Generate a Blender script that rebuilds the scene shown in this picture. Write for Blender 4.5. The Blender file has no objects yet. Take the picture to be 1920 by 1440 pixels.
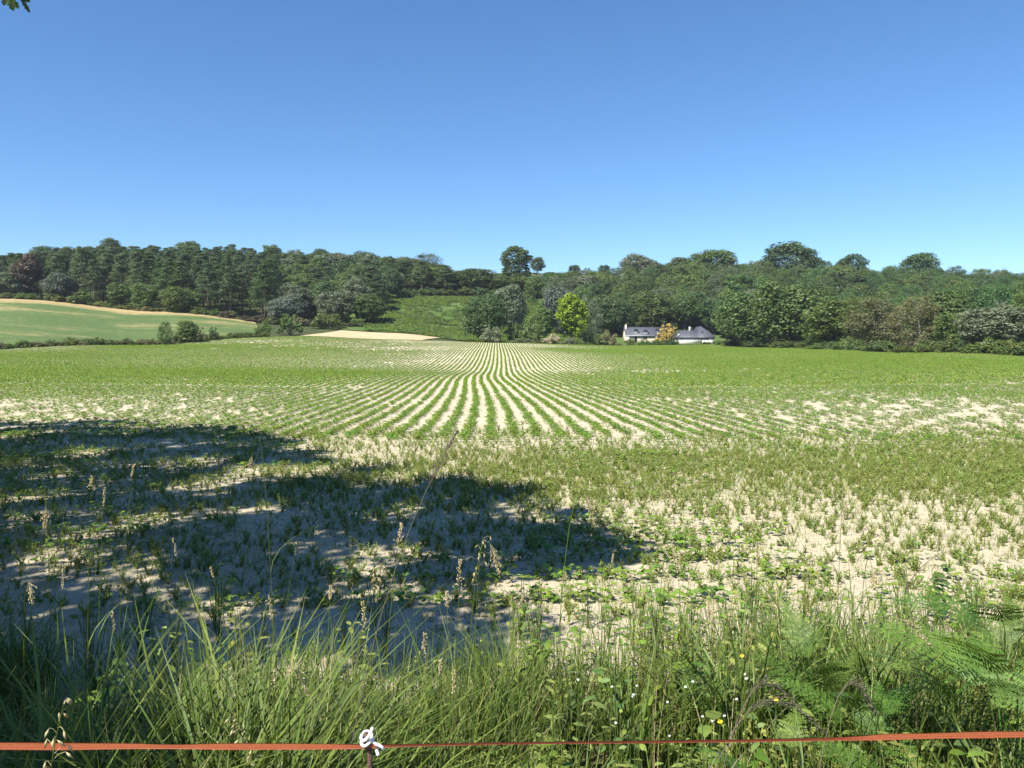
import bpy, math, random
import numpy as np
from mathutils import Vector, Matrix, noise as mnoise

R = math.radians
rng = np.random.default_rng(7)
random.seed(7)
scene = bpy.context.scene
COL = scene.collection

# ------------------------------------------------------------------ camera
F = 1442.0                       # focal length in pixels of the 1920 px wide photograph
CAM_Z = 2.1
PITCH = math.atan(70.0 / F)
cam_d = bpy.data.cameras.new('camera')
cam = bpy.data.objects.new('camera', cam_d)
COL.objects.link(cam)
cam_d.sensor_fit = 'HORIZONTAL'
cam_d.sensor_width = 36.0
cam_d.lens = 36.0 * F / 1920.0
cam_d.clip_start = 0.05
cam_d.clip_end = 8000
cam.location = (0, 0, CAM_Z)
cam.rotation_euler = (math.pi / 2 - PITCH, 0, 0)
scene.camera = cam

# ------------------------------------------------------------------ sky, sun, exposure
SUN_EL, SUN_AZ = R(50), R(40)    # the sun stands behind the camera, to its left
world = bpy.data.worlds.new('World')
scene.world = world
world.use_nodes = True
wn = world.node_tree
bg = wn.nodes['Background']
sky = wn.nodes.new('ShaderNodeTexSky')
sky.sky_type = 'NISHITA'
sky.sun_disc = False
sky.sun_elevation = SUN_EL
sky.sun_rotation = math.pi + SUN_AZ
sky.altitude = 200
sky.air_density = 1.0
sky.dust_density = 0.0
sky.ozone_density = 8.0
vivid = wn.nodes.new('ShaderNodeHueSaturation')     # the phone's vivid blue
vivid.inputs['Saturation'].default_value = 1.08
wn.links.new(sky.outputs[0], vivid.inputs['Color'])
wn.links.new(vivid.outputs[0], bg.inputs[0])
bg.inputs[1].default_value = 0.088

sun_d = bpy.data.lights.new('sun', 'SUN')
sun_d.energy = 5.0
sun_d.angle = R(0.53)
sun_d.color = (1.0, 0.945, 0.83)
sun = bpy.data.objects.new('sun', sun_d)
COL.objects.link(sun)
S = Vector((-math.sin(SUN_AZ) * math.cos(SUN_EL), -math.cos(SUN_AZ) * math.cos(SUN_EL), math.sin(SUN_EL)))
sun.rotation_euler = (-S).to_track_quat('-Z', 'Y').to_euler()
sun.location = S * 100

vs = scene.view_settings
scene.display_settings.display_device = 'sRGB'
vs.view_transform = 'Standard'
vs.look = 'None'
vs.gamma = 1.0
vs.use_curve_mapping = False
vs.exposure = 0.97

cy = scene.cycles
cy.max_bounces = 5
cy.diffuse_bounces = 3
cy.glossy_bounces = 2
cy.transmission_bounces = 3
cy.transparent_max_bounces = 4
cy.volume_bounces = 0
cy.use_denoising = True
cy.caustics_reflective = False
cy.caustics_refractive = False
cy.sample_clamp_indirect = 4.0

# ------------------------------------------------------------------ photograph pixel -> point
def pix(px, py, d):
    u, v = (px - 960) / F, (720 - py) / F
    c, s = math.cos(PITCH), math.sin(PITCH)
    y = c + v * s
    z = -s + v * c
    return Vector((u / y * d, d, CAM_Z + z / y * d))

def gpt(px, d):                  # ground point below a bearing at a depth
    x = (px - 960) / F * d / (math.cos(PITCH))
    return Vector((x, d, float(terrain(x, d))))

# ------------------------------------------------------------------ terrain heights
T_PX = np.array([-500, 0, 300, 560, 740, 940, 1200, 1400, 1650, 1920, 2400], float)
T_D = np.array([-60, -4, 0, 2.5, 5.6, 8, 24, 80, 115, 140, 168, 195, 245, 300, 420, 520, 800, 4000], float)
T_Z = np.array([
    [.5] * 11, [.48] * 11, [.42] * 11, [.28] * 11, [0.03] * 11, [0.0] * 11,
    [-.2] * 11,
    [-.1, 0, -.3, -.6, -.65, -.65, -.6, -.4, -.1, .1, .2],
    [.8, .7, .6, .4, .3, .3, .0, .0, .3, .5, .8],
    [2.5, 1.5, 1.8, 1.6, 1.2, 1.1, .6, .5, .6, 2.2, 3.0],
    [6, 4.8, 2.5, 2.9, 2.3, 1.9, 1.2, 1.0, 1.2, 3.6, 5.0],
    [10, 8, 5.3, 4.6, 3.6, 2.8, 1.8, 1.6, 2.2, 5.2, 7.0],
    [17, 16.3, 12.6, 9, 8.2, 4.7, 2.5, 2.7, 6, 9, 11],
    [23, 22, 20, 18, 20, 19, 11, 12, 15, 17, 18],
    [42, 42, 42, 41, 38, 41, 38, 36, 33, 31, 30],
    [44, 44, 44, 42, 38, 41, 40, 38, 34, 32, 31],
    [20, 20, 20, 20, 18, 20, 20, 18, 16, 16, 15],
    [0] * 11], float)
T_DD = np.concatenate([np.arange(-60, 620, 1.0), np.arange(620, 4001, 10.0)])

def _hermite(xs, ys, xq):
    h = np.diff(xs); dlt = np.diff(ys) / h
    m = np.zeros_like(ys)
    m[1:-1] = (dlt[:-1] * h[1:] + dlt[1:] * h[:-1]) / (h[1:] + h[:-1])
    m[0], m[-1] = dlt[0], dlt[-1]
    for i in range(1, len(ys) - 1):
        if dlt[i - 1] * dlt[i] <= 0:
            m[i] = 0
        else:
            m[i] = math.copysign(min(abs(m[i]), 3 * min(abs(dlt[i - 1]), abs(dlt[i]))), m[i])
    i = np.clip(np.searchsorted(xs, xq, side='right') - 1, 0, len(xs) - 2)
    t = (xq - xs[i]) / h[i]
    return ((2*t**3 - 3*t**2 + 1) * ys[i] + (t**3 - 2*t**2 + t) * h[i] * m[i]
            + (-2*t**3 + 3*t**2) * ys[i+1] + (t**3 - t**2) * h[i] * m[i+1])
T_TAB = np.stack([_hermite(T_D, T_Z[:, k], T_DD) for k in range(len(T_PX))], 1)

def terrain(x, y):
    x = np.asarray(x, float); y = np.asarray(y, float)
    px = np.clip(960 + F * x / np.maximum(y, 5.0), T_PX[0], T_PX[-1])
    yc = np.clip(y, T_DD[0], T_DD[-1])
    i = np.clip(np.searchsorted(T_DD, yc, side='right') - 1, 0, len(T_DD) - 2)
    t = (yc - T_DD[i]) / (T_DD[i+1] - T_DD[i])
    j = np.clip(np.searchsorted(T_PX, px, side='right') - 1, 0, len(T_PX) - 2)
    s = (px - T_PX[j]) / (T_PX[j+1] - T_PX[j])
    s = s * s * (3 - 2 * s)
    a = T_TAB[i, j] * (1 - t) + T_TAB[i+1, j] * t
    b = T_TAB[i, j+1] * (1 - t) + T_TAB[i+1, j+1] * t
    far = np.clip((y - 20) / 60, 0, 1)
    und = (np.sin(x * .11 + y * .05) * .06 + np.sin(x * .043 - y * .09 + 1.3) * .07) * far
    return a * (1 - s) + b * s + und

# ------------------------------------------------------------------ materials
MATS = {}
def new_mat(name):
    m = bpy.data.materials.new(name)
    m.use_nodes = True
    MATS[name] = m
    nt = m.node_tree
    return m, nt, nt.nodes['Principled BSDF'], nt.nodes['Material Output']

def nd(nt, t, **kw):
    n = nt.nodes.new(t)
    for k, v in kw.items():
        if k.startswith('i_'):
            n.inputs[k[2:].replace('_', ' ')].default_value = v
        else:
            setattr(n, k, v)
    return n

def ramp(nt, fac, stops):
    r = nt.nodes.new('ShaderNodeValToRGB')
    e = r.color_ramp.elements
    while len(e) < len(stops):
        e.new(0.5)
    for q, (p, c) in zip(e, stops):
        q.position = p
        q.color = (*c, 1)
    nt.links.new(fac, r.inputs[0])
    return r

def leaf_mat(name, dark, light, trans=.28, rough=.55, hue=.03, val=.3):
    """foliage: two leaf colours mixed leaf by leaf, a little different on every plant"""
    m, nt, p, out = new_mat(name)
    at = nd(nt, 'ShaderNodeAttribute', attribute_name='tint')
    mx = nd(nt, 'ShaderNodeMix', data_type='RGBA')
    nt.links.new(at.outputs['Fac'], mx.inputs[0])
    mx.inputs[6].default_value = (*dark, 1); mx.inputs[7].default_value = (*light, 1)
    oi = nd(nt, 'ShaderNodeObjectInfo')
    hs = nd(nt, 'ShaderNodeHueSaturation')
    a = nd(nt, 'ShaderNodeMath', operation='MULTIPLY_ADD')
    a.inputs[1].default_value = -hue * 1.4; a.inputs[2].default_value = .5 + hue * .35
    nt.links.new(oi.outputs['Random'], a.inputs[0]); nt.links.new(a.outputs[0], hs.inputs['Hue'])
    b = nd(nt, 'ShaderNodeMath', operation='MULTIPLY_ADD')
    fr = nd(nt, 'ShaderNodeMath', operation='FRACT'); mu = nd(nt, 'ShaderNodeMath', operation='MULTIPLY')
    mu.inputs[1].default_value = 17.3
    nt.links.new(oi.outputs['Random'], mu.inputs[0]); nt.links.new(mu.outputs[0], fr.inputs[0])
    nt.links.new(fr.outputs[0], b.inputs[0]); b.inputs[1].default_value = val; b.inputs[2].default_value = 1 - val / 2
    nt.links.new(b.outputs[0], hs.inputs['Value'])
    nt.links.new(mx.outputs[2], hs.inputs['Color'])
    nt.links.new(hs.outputs[0], p.inputs['Base Color'])
    p.inputs['Roughness'].default_value = rough
    p.inputs['Specular IOR Level'].default_value = .35
    tr = nd(nt, 'ShaderNodeBsdfTranslucent')
    bright = nd(nt, 'ShaderNodeMix', data_type='RGBA', blend_type='MULTIPLY')
    bright.inputs[0].default_value = 1
    bright.inputs[7].default_value = (1.25, 1.2, .6, 1)
    nt.links.new(hs.outputs[0], bright.inputs[6]); nt.links.new(bright.outputs[2], tr.inputs['Color'])
    ms = nd(nt, 'ShaderNodeMixShader'); ms.inputs[0].default_value = trans
    nt.links.new(p.outputs[0], ms.inputs[1]); nt.links.new(tr.outputs[0], ms.inputs[2])
    nt.links.new(ms.outputs[0], out.inputs['Surface'])
    return m

def noise_mat(name, stops, scale=3.0, detail=8, rough=.9, bump=0.0, bscale=40, coord='Object', distort=0.0, spec=.2, aniso=None):
    m, nt, p, out = new_mat(name)
    tc = nd(nt, 'ShaderNodeTexCoord')
    src = tc.outputs[coord]
    if aniso:
        mp = nd(nt, 'ShaderNodeMapping'); mp.inputs['Scale'].default_value = aniso
        nt.links.new(src, mp.inputs[0]); src = mp.outputs[0]
    n = nd(nt, 'ShaderNodeTexNoise'); n.inputs['Scale'].default_value = scale; n.inputs['Detail'].default_value = detail
    n.inputs['Roughness'].default_value = .65; n.inputs['Distortion'].default_value = distort
    nt.links.new(src, n.inputs['Vector'])
    r = ramp(nt, n.outputs[0], stops)
    nt.links.new(r.outputs[0], p.inputs['Base Color'])
    p.inputs['Roughness'].default_value = rough
    p.inputs['Specular IOR Level'].default_value = spec
    if bump:
        b = nd(nt, 'ShaderNodeBump'); b.inputs['Strength'].default_value = bump; b.inputs['Distance'].default_value = .05
        n2 = nd(nt, 'ShaderNodeTexNoise'); n2.inputs['Scale'].default_value = bscale; n2.inputs['Detail'].default_value = 6
        nt.links.new(src, n2.inputs['Vector']); nt.links.new(n2.outputs[0], b.inputs['Height'])
        nt.links.new(b.outputs[0], p.inputs['Normal'])
    return m

# soil: pale dried loam, broad patches, clods
def soil_mat():
    m, nt, p, out = new_mat('dry_soil')
    tc = nd(nt, 'ShaderNodeTexCoord')
    n1 = nd(nt, 'ShaderNodeTexNoise'); n1.inputs['Scale'].default_value = .08; n1.inputs['Detail'].default_value = 5
    n2 = nd(nt, 'ShaderNodeTexNoise'); n2.inputs['Scale'].default_value = 9; n2.inputs['Detail'].default_value = 8; n2.inputs['Roughness'].default_value = .7
    for n in (n1, n2):
        nt.links.new(tc.outputs['Object'], n.inputs['Vector'])
    r1 = ramp(nt, n1.outputs[0], [(.3, (.50, .435, .31)), (.7, (.56, .495, .36))])
    r2 = ramp(nt, n2.outputs[0], [(.25, (.62, .60, .58)), (.5, (.95, .95, .95)), (.75, (1.08, 1.06, 1.04))])
    mx = nd(nt, 'ShaderNodeMix', data_type='RGBA', blend_type='MULTIPLY'); mx.inputs[0].default_value = 1
    nt.links.new(r1.outputs[0], mx.inputs[6]); nt.links.new(r2.outputs[0], mx.inputs[7])
    nt.links.new(mx.outputs[2], p.inputs['Base Color'])
    p.inputs['Roughness'].default_value = .95; p.inputs['Specular IOR Level'].default_value = .1
    v = nd(nt, 'ShaderNodeTexNoise'); v.inputs['Scale'].default_value = 22; v.inputs['Detail'].default_value = 9; v.inputs['Roughness'].default_value = .7
    nt.links.new(tc.outputs['Object'], v.inputs['Vector'])
    b = nd(nt, 'ShaderNodeBump'); b.inputs['Strength'].default_value = .55; b.inputs['Distance'].default_value = .05
    nt.links.new(v.outputs[0], b.inputs['Height']); nt.links.new(b.outputs[0], p.inputs['Normal'])
    return m

soil_mat()
noise_mat('forest_floor', [(.3, (.035, .045, .016)), (.6, (.06, .075, .025)), (.8, (.09, .085, .04))], .3, 8, .95, .6, 3)
noise_mat('meadow', [(.25, (.045, .085, .018)), (.45, (.066, .115, .025)), (.6, (.09, .135, .038)), (.78, (.13, .15, .055))], .12, 9, .9, 1.0, 1.2)
noise_mat('ridge_grass', [(.3, (.10, .15, .04)), (.7, (.18, .19, .07))], .08, 6, .9, .5, 2)
noise_mat('stubble', [(.3, (.36, .27, .15)), (.55, (.50, .39, .235)), (.75, (.56, .46, .30))], .9, 8, .95, .5, 4, aniso=(.25, 1, 1))
noise_mat('thatch', [(.3, (.06, .07, .025)), (.5, (.14, .13, .06)), (.75, (.32, .27, .16))], 7, 8, .95, .8, 30)
noise_mat('bark', [(.3, (.07, .055, .04)), (.7, (.15, .125, .095))], 4, 6, .9, .6, 9, aniso=(3, 3, .5))
noise_mat('pine_bark', [(.3, (.14, .10, .075)), (.7, (.27, .21, .165))], 3, 6, .9, .6, 9, aniso=(3, 3, .5))
noise_mat('pale_bark', [(.3, (.38, .36, .31)), (.7, (.58, .55, .49))], 3, 6, .9, .4, 9, aniso=(3, 3, .5))

def hill_field_mat():
    m, nt, p, out = new_mat('hill_crop')
    tc = nd(nt, 'ShaderNodeTexCoord')
    mp = nd(nt, 'ShaderNodeMapping'); mp.inputs['Scale'].default_value = (.5, 1.3, 0)
    nt.links.new(tc.outputs['Object'], mp.inputs[0])
    n1 = nd(nt, 'ShaderNodeTexNoise'); n1.inputs['Scale'].default_value = .06; n1.inputs['Detail'].default_value = 10; n1.inputs['Roughness'].default_value = .72
    nt.links.new(mp.outputs[0], n1.inputs['Vector'])
    at = nd(nt, 'ShaderNodeAttribute', attribute_name='bare')
    ad = nd(nt, 'ShaderNodeMath', operation='MULTIPLY_ADD'); ad.inputs[1].default_value = 1.0
    nt.links.new(at.outputs['Fac'], ad.inputs[0]); nt.links.new(n1.outputs[0], ad.inputs[2])
    r = ramp(nt, ad.outputs[0], [(.42, (.092, .140, .050)), (.49, (.120, .160, .060)), (.54, (.20, .20, .085)), (.61, (.30, .255, .125)), (.82, (.42, .31, .17))])
    n2 = nd(nt, 'ShaderNodeTexNoise'); n2.inputs['Scale'].default_value = .9; n2.inputs['Detail'].default_value = 9; n2.inputs['Roughness'].default_value = .75
    nt.links.new(mp.outputs[0], n2.inputs['Vector'])
    r2 = ramp(nt, n2.outputs[0], [(.38, (.62, .66, .6)), (.62, (1.25, 1.22, 1.2))])
    mx = nd(nt, 'ShaderNodeMix', data_type='RGBA', blend_type='MULTIPLY'); mx.inputs[0].default_value = 1
    nt.links.new(r.outputs[0], mx.inputs[6]); nt.links.new(r2.outputs[0], mx.inputs[7])
    nt.links.new(mx.outputs[2], p.inputs['Base Color'])
    p.inputs['Roughness'].default_value = .95; p.inputs['Specular IOR Level'].default_value = .1
    b = nd(nt, 'ShaderNodeBump'); b.inputs['Strength'].default_value = .5; b.inputs['Distance'].default_value = .15
    nt.links.new(n2.outputs[0], b.inputs['Height']); nt.links.new(b.outputs[0], p.inputs['Normal'])
hill_field_mat()

G = {   # foliage colours
    'leaf_oak':     ((0.055, 0.106, 0.027), (0.130, 0.192, 0.057)),
    'leaf_dark':    ((0.038, 0.082, 0.029), (0.095, 0.156, 0.053)),
    'leaf_pine':    ((0.053, 0.105, 0.053), (0.130, 0.187, 0.092)),
    'leaf_mid':     ((0.063, 0.125, 0.032), (0.150, 0.232, 0.066)),
    'leaf_grey':    ((0.091, 0.128, 0.076), (0.189, 0.232, 0.140)),
    'leaf_silver':  ((0.207, 0.256, 0.183), (0.415, 0.464, 0.354)),
    'leaf_lime':    ((0.128, 0.232, 0.012), (0.256, 0.403, 0.027)),
    'leaf_bronze':  ((.082, .076, .052), (.155, .128, .090)),
    'leaf_gold':    ((0.268, 0.232, 0.049), (0.634, 0.488, 0.146)),
    'leaf_blossom': ((0.342, 0.329, 0.207), (0.634, 0.598, 0.439)),
    'leaf_blue':    ((0.076, 0.107, 0.088), (0.165, 0.201, 0.159)),
    'leaf_feather': ((0.049, 0.116, 0.041), (0.110, 0.205, 0.068)),
    'leaf_hedge':   ((0.061, 0.110, 0.024), (0.159, 0.213, 0.055)),
    'leaf_dry':     ((0.121, 0.140, 0.060), (0.236, 0.247, 0.127)),
    'leaf_crop':    ((.085, .170, .018), (.190, .310, .045)),
    'leaf_weed':    ((.135, .195, .038), (.275, .335, .085)),
    'leaf_grass':   ((.050, .098, .016), (.150, .215, .045)),
    'leaf_fern':    ((.055, .125, .018), (.135, .235, .042)),
}
for k, (a, b) in G.items():
    leaf_mat(k, a, b)
leaf_mat('leaf_straw', (.38, .32, .16), (.62, .54, .32), .2, .7, .01, .2)
leaf_mat('seed_dark', (.10, .085, .06), (.20, .17, .12), .15, .7, .01, .2)
leaf_mat('flower_yellow', (.75, .6, .02), (.9, .75, .05), .2, .6, .01, .1)
leaf_mat('flower_white', (.75, .75, .7), (.85, .85, .8), .2, .6, .01, .1)

# ------------------------------------------------------------------ mesh helpers
def mesh_np(name, verts, faces, mat=None, tint=None, smooth=False):
    """verts (N,3); faces (M,k) array or list of arrays with different k"""
    verts = np.asarray(verts, np.float32)
    if isinstance(faces, np.ndarray):
        faces = [faces]
    faces = [np.asarray(f, np.int32) for f in faces if len(f)]
    me = bpy.data.meshes.new(name)
    me.vertices.add(len(verts)); me.vertices.foreach_set('co', verts.ravel())
    tot = np.concatenate([np.full(len(f), f.shape[1], np.int32) for f in faces])
    idx = np.concatenate([f.ravel() for f in faces])
    start = np.concatenate([[0], np.cumsum(tot)[:-1]]).astype(np.int32)
    me.loops.add(len(idx)); me.loops.foreach_set('vertex_index', idx)
    me.polygons.add(len(tot)); me.polygons.foreach_set('loop_start', start)
    try:
        me.polygons.foreach_set('loop_total', tot)
    except Exception:
        pass
    if smooth:
        me.polygons.foreach_set('use_smooth', np.ones(len(tot), bool))
    if tint is not None:
        a = me.attributes.new('tint', 'FLOAT', 'POINT')
        a.data.foreach_set('value', np.asarray(tint, np.float32))
    me.update(calc_edges=True)
    if mat:
        me.materials.append(MATS[mat])
    return me

class MB:
    """collects pieces into one mesh"""
    def __init__(s):
        s.v, s.q, s.t, s.ti, s.n = [], [], [], [], 0
    def add(s, v, q=None, t=None, tint=.5):
        v = np.asarray(v, float).reshape(-1, 3)
        s.v.append(v)
        if q is not None and len(q): s.q.append(np.asarray(q, int) + s.n)
        if t is not None and len(t): s.t.append(np.asarray(t, int) + s.n)
        s.ti.append(np.broadcast_to(np.asarray(tint, float), (len(v),)))
        s.n += len(v)
        return s
    def tube(s, pts, radii, sides=6, tint=.5, cap=True):
        pts = np.asarray(pts, float); n = len(pts)
        radii = np.broadcast_to(np.asarray(radii, float), (n,))
        d = np.gradient(pts, axis=0); d /= np.linalg.norm(d, axis=1)[:, None] + 1e-9
        ref = np.array([0, 0, 1.]) if abs(d[0][2]) < .8 else np.array([1., 0, 0])
        a = np.cross(d, ref); a /= np.linalg.norm(a, axis=1)[:, None] + 1e-9
        b = np.cross(d, a)
        th = np.linspace(0, 2 * np.pi, sides, endpoint=False)
        v = pts[:, None] + radii[:, None, None] * (a[:, None] * np.cos(th)[None, :, None] + b[:, None] * np.sin(th)[None, :, None])
        i = np.arange(n - 1)[:, None] * sides; k = np.arange(sides)[None]; k2 = (k + 1) % sides
        q = np.stack([i + k, i + k2, i + sides + k2, i + sides + k], -1).reshape(-1, 4)
        t = []
        if cap:
            t = [[0, j + 1, j] for j in range(1, sides - 1)] + [[(n-1)*sides, (n-1)*sides + j, (n-1)*sides + j + 1] for j in range(1, sides - 1)]
        return s.add(v.reshape(-1, 3), q, t, tint)
    def box(s, x0, x1, y0, y1, z0, z1, tint=.5):
        v = [(x, y, z) for z in (z0, z1) for x, y in ((x0, y0), (x1, y0), (x1, y1), (x0, y1))]
        return s.add(v, [[0, 3, 2, 1], [4, 5, 6, 7], [0, 1, 5, 4], [1, 2, 6, 5], [2, 3, 7, 6], [3, 0, 4, 7]], None, tint)
    def mesh(s, name, mat, smooth=False):
        f = []
        if s.q: f.append(np.concatenate(s.q))
        if s.t: f.append(np.concatenate(s.t))
        return mesh_np(name, np.concatenate(s.v), f, mat, np.concatenate(s.ti), smooth)

def link(name, data, parent=None, loc=None, rot=None, scl=None):
    o = bpy.data.objects.new(name, data)
    COL.objects.link(o)
    if parent is not None: o.parent = parent
    if loc is not None: o.location = loc
    if rot is not None: o.rotation_euler = rot
    if scl is not None: o.scale = scl
    return o

def tag(o, label=None, cat=None, group=None, kind=None):
    if label: o['label'] = label
    if cat: o['category'] = cat
    if group: o['group'] = group
    if kind: o['kind'] = kind
    return o

def unit(v):
    return v / (np.linalg.norm(v, axis=-1, keepdims=True) + 1e-9)

# ------------------------------------------------------------------ the ground
def grid_faces(nu, nv):
    i = np.arange(nv - 1)[:, None] * nu + np.arange(nu - 1)[None]
    return np.stack([i, i + 1, i + nu + 1, i + nu], -1).reshape(-1, 4)

def base_ground():
    xs = np.concatenate([-np.geomspace(3000, 160, 14)[:-1], np.linspace(-160, 160, 161), np.geomspace(160, 3000, 14)[1:]])
    ys = np.concatenate([[-400, -200, -100, -60, -30], np.linspace(-15, 20, 36), np.linspace(22, 440, 190), np.geomspace(445, 4000, 30)])
    X, Y = np.meshgrid(xs, ys)
    Z = terrain(X, Y) - .15
    return mesh_np('ground', np.stack([X, Y, Z], -1).reshape(-1, 3), grid_faces(len(xs), len(ys)), 'forest_floor', smooth=True)
tag(link('ground', base_ground()), kind='structure')

def strip(front, back, nu, nv, off, name, mat, extra=None):
    """sheet of ground between two lines given as (bearing pixel, depth) or world x,y"""
    def resample(line, n):
        p = np.array([[gpt(a, d).x, d] for a, d in line]) if abs(line[0][0]) > 60 or line[0][1] > 60 else np.array(line, float)
        s = np.concatenate([[0], np.cumsum(np.linalg.norm(np.diff(p, axis=0), axis=1))]); s /= s[-1]
        q = np.linspace(0, 1, n)
        return np.stack([np.interp(q, s, p[:, 0]), np.interp(q, s, p[:, 1])], 1)
    f, b = resample(front, nu), resample(back, nu)
    t = np.linspace(0, 1, nv)[:, None, None]
    P = f[None] * (1 - t) + b[None] * t
    Z = terrain(P[..., 0], P[..., 1]) + off
    me = mesh_np(name, np.concatenate([P, Z[..., None]], -1).reshape(-1, 3), grid_faces(nu, nv), mat, smooth=True)
    if extra is not None:
        u = np.broadcast_to(np.linspace(0, 1, nu)[None], (nv, nu)).ravel(); v = np.broadcast_to(np.linspace(0, 1, nv)[:, None], (nv, nu)).ravel()
        a = me.attributes.new('bare', 'FLOAT', 'POINT'); a.data.foreach_set('value', extra(u, v).astype(np.float32))
    return tag(link(name, me), kind='structure')

# far edge of the crop field as (pixel, depth)
FIELD_FAR = [(-260, 128), (-18, 140), (160, 152), (300, 167), (430, 183), (563, 199), (700, 199), (790, 196), (880, 200), (1000, 206), (1100, 215),
             (1200, 247), (1340, 246), (1390, 232), (1440, 212), (1500, 196), (1560, 180), (1650, 158), (1780, 134), (1920, 116), (2200, 92)]
FF = np.array([[gpt(a, d).x, d] for a, d in FIELD_FAR])
_ffpx = np.array([a for a, d in FIELD_FAR], float); _ffd = np.array([d for a, d in FIELD_FAR], float)

def crop_field():
    pxs = np.concatenate([np.linspace(-260, 2200, 150)])
    vs_ = np.concatenate([np.linspace(0, .12, 26), np.linspace(.12, 1, 120)[1:]])
    fx = np.interp(pxs, [-260, 2200], [-34, 34]); fy = 4.1 + .25 * np.sin(fx * 1.3) + .12 * np.sin(fx * 3.1)
    bx = np.interp(pxs, _ffpx, FF[:, 0]); by = np.interp(pxs, _ffpx, FF[:, 1])
    t = vs_[:, None]
    X = fx * (1 - t) + bx * t; Y = fy * (1 - t) + by * t
    Z = terrain(X, Y) + .03
    nz = np.array([[mnoise.noise((a * 2.1, b * 2.1, 0)) for a, b in zip(r1, r2)] for r1, r2 in zip(X, Y)])
    Z += nz * .03 * np.clip(1 - Y / 30, 0, 1)
    me = mesh_np('crop_field', np.stack([X, Y, Z], -1).reshape(-1, 3), grid_faces(len(pxs), len(vs_)), 'dry_soil', smooth=True)
    tag(link('crop_field', me), kind='structure')
crop_field()
# the verge the photographer stands on
strip([(-34, -8), (34, -8)], [(-34, 5.7), (34, 5.7)], 120, 30, 0.0, 'verge', 'thatch')
# pale green field on the hill to the left
strip([(-300, 128), (-18, 142), (160, 154), (300, 169), (430, 185), (500, 193)],
      [(-300, 262), (0, 262), (130, 262), (230, 257), (330, 252), (480, 246)], 90, 60, .05, 'hill_field', 'hill_crop',
      lambda u, v: np.clip((v - .80) / .16, 0, 1) * .42 * (1 - .3 * u) - .05 + .12 * np.exp(-((v - .72) / .07) ** 2) * np.clip(np.sin(u * 7 + .3), 0, 1) + .07 * np.exp(-((v - .5) / .05) ** 2) * np.clip(np.sin(u * 5 + 1.9), 0, 1))
strip([(563, 200), (700, 200), (790, 197)], [(640, 231), (740, 228), (826, 222)], 60, 30, .06, 'stubble_patch', 'stubble')
strip([(600, 234), (730, 231), (826, 223), (900, 204), (1010, 208), (1080, 218)],
      [(700, 312), (740, 312), (880, 312), (960, 312), (1040, 312), (1080, 300)], 70, 50, .05, 'meadow', 'meadow')
strip([(820, 385), (1400, 385)], [(820, 470), (1400, 470)], 60, 24, .05, 'ridge_pasture', 'ridge_grass')
strip([(1090, 218), (1200, 249), (1345, 248)], [(1090, 275), (1200, 275), (1370, 270)], 40, 14, .05, 'garden_lawn', 'meadow')

# ------------------------------------------------------------------ foliage
def leaf_cards(r, centers, radii, n_per, size, aspect=1.0, up=.35, flat=1.0, droop=0.0, clump_tint=None, inner=.55):
    """many small rhombic leaf sprays on the shells of clumps; returns verts, quads, tint"""
    k = len(centers)
    ci = np.repeat(np.arange(k), n_per)
    n = len(ci)
    d = unit(r.normal(size=(n, 3)))
    d[:, 2] = np.where((d[:, 2] < -.2) & (r.random(n) < .6), -d[:, 2], d[:, 2])
    rad = radii[ci] * (inner + (1.06 - inner) * r.random(n) ** .5)
    p = centers[ci] + d * rad[:, None] * np.array([1, 1, flat])
    nrm = unit(d * 1.0 + r.normal(size=(n, 3)) * .42 + np.array([0, 0, up]))
    t = r.normal(size=(n, 3)); t[:, 2] -= droop
    t = unit(t - nrm * (t * nrm).sum(1)[:, None])
    b = np.cross(nrm, t)
    s = size * (.6 + .8 * r.random(n))
    L = (t * s[:, None]) * .5; W = (b * (s * aspect)[:, None]) * .42
    kink = nrm * (s * .12)[:, None]
    v = np.stack([p - L, p + W * 1.0 + kink, p + L, p - W + kink], 1)
    if clump_tint is None:
        clump_tint = r.random(k)
    ti = np.clip(.25 * clump_tint[ci] + .75 * r.random(n), 0, 1)
    return v.reshape(-1, 3), np.arange(n * 4).reshape(-1, 4), np.repeat(ti, 4)

def limb(mb, r, a, b, r0, r1, sides=5, bend=.12, seg=4):
    a, b = np.asarray(a, float), np.asarray(b, float)
    t = np.linspace(0, 1, seg + 1)[:, None]
    L = np.linalg.norm(b - a)
    p = a + (b - a) * t + np.sin(np.pi * t) * r.normal(size=3) * L * bend + np.array([0, 0, 1]) * np.sin(np.pi * t) * L * .05
    mb.tube(p, np.linspace(r0, r1, seg + 1), sides)
    return p

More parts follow.
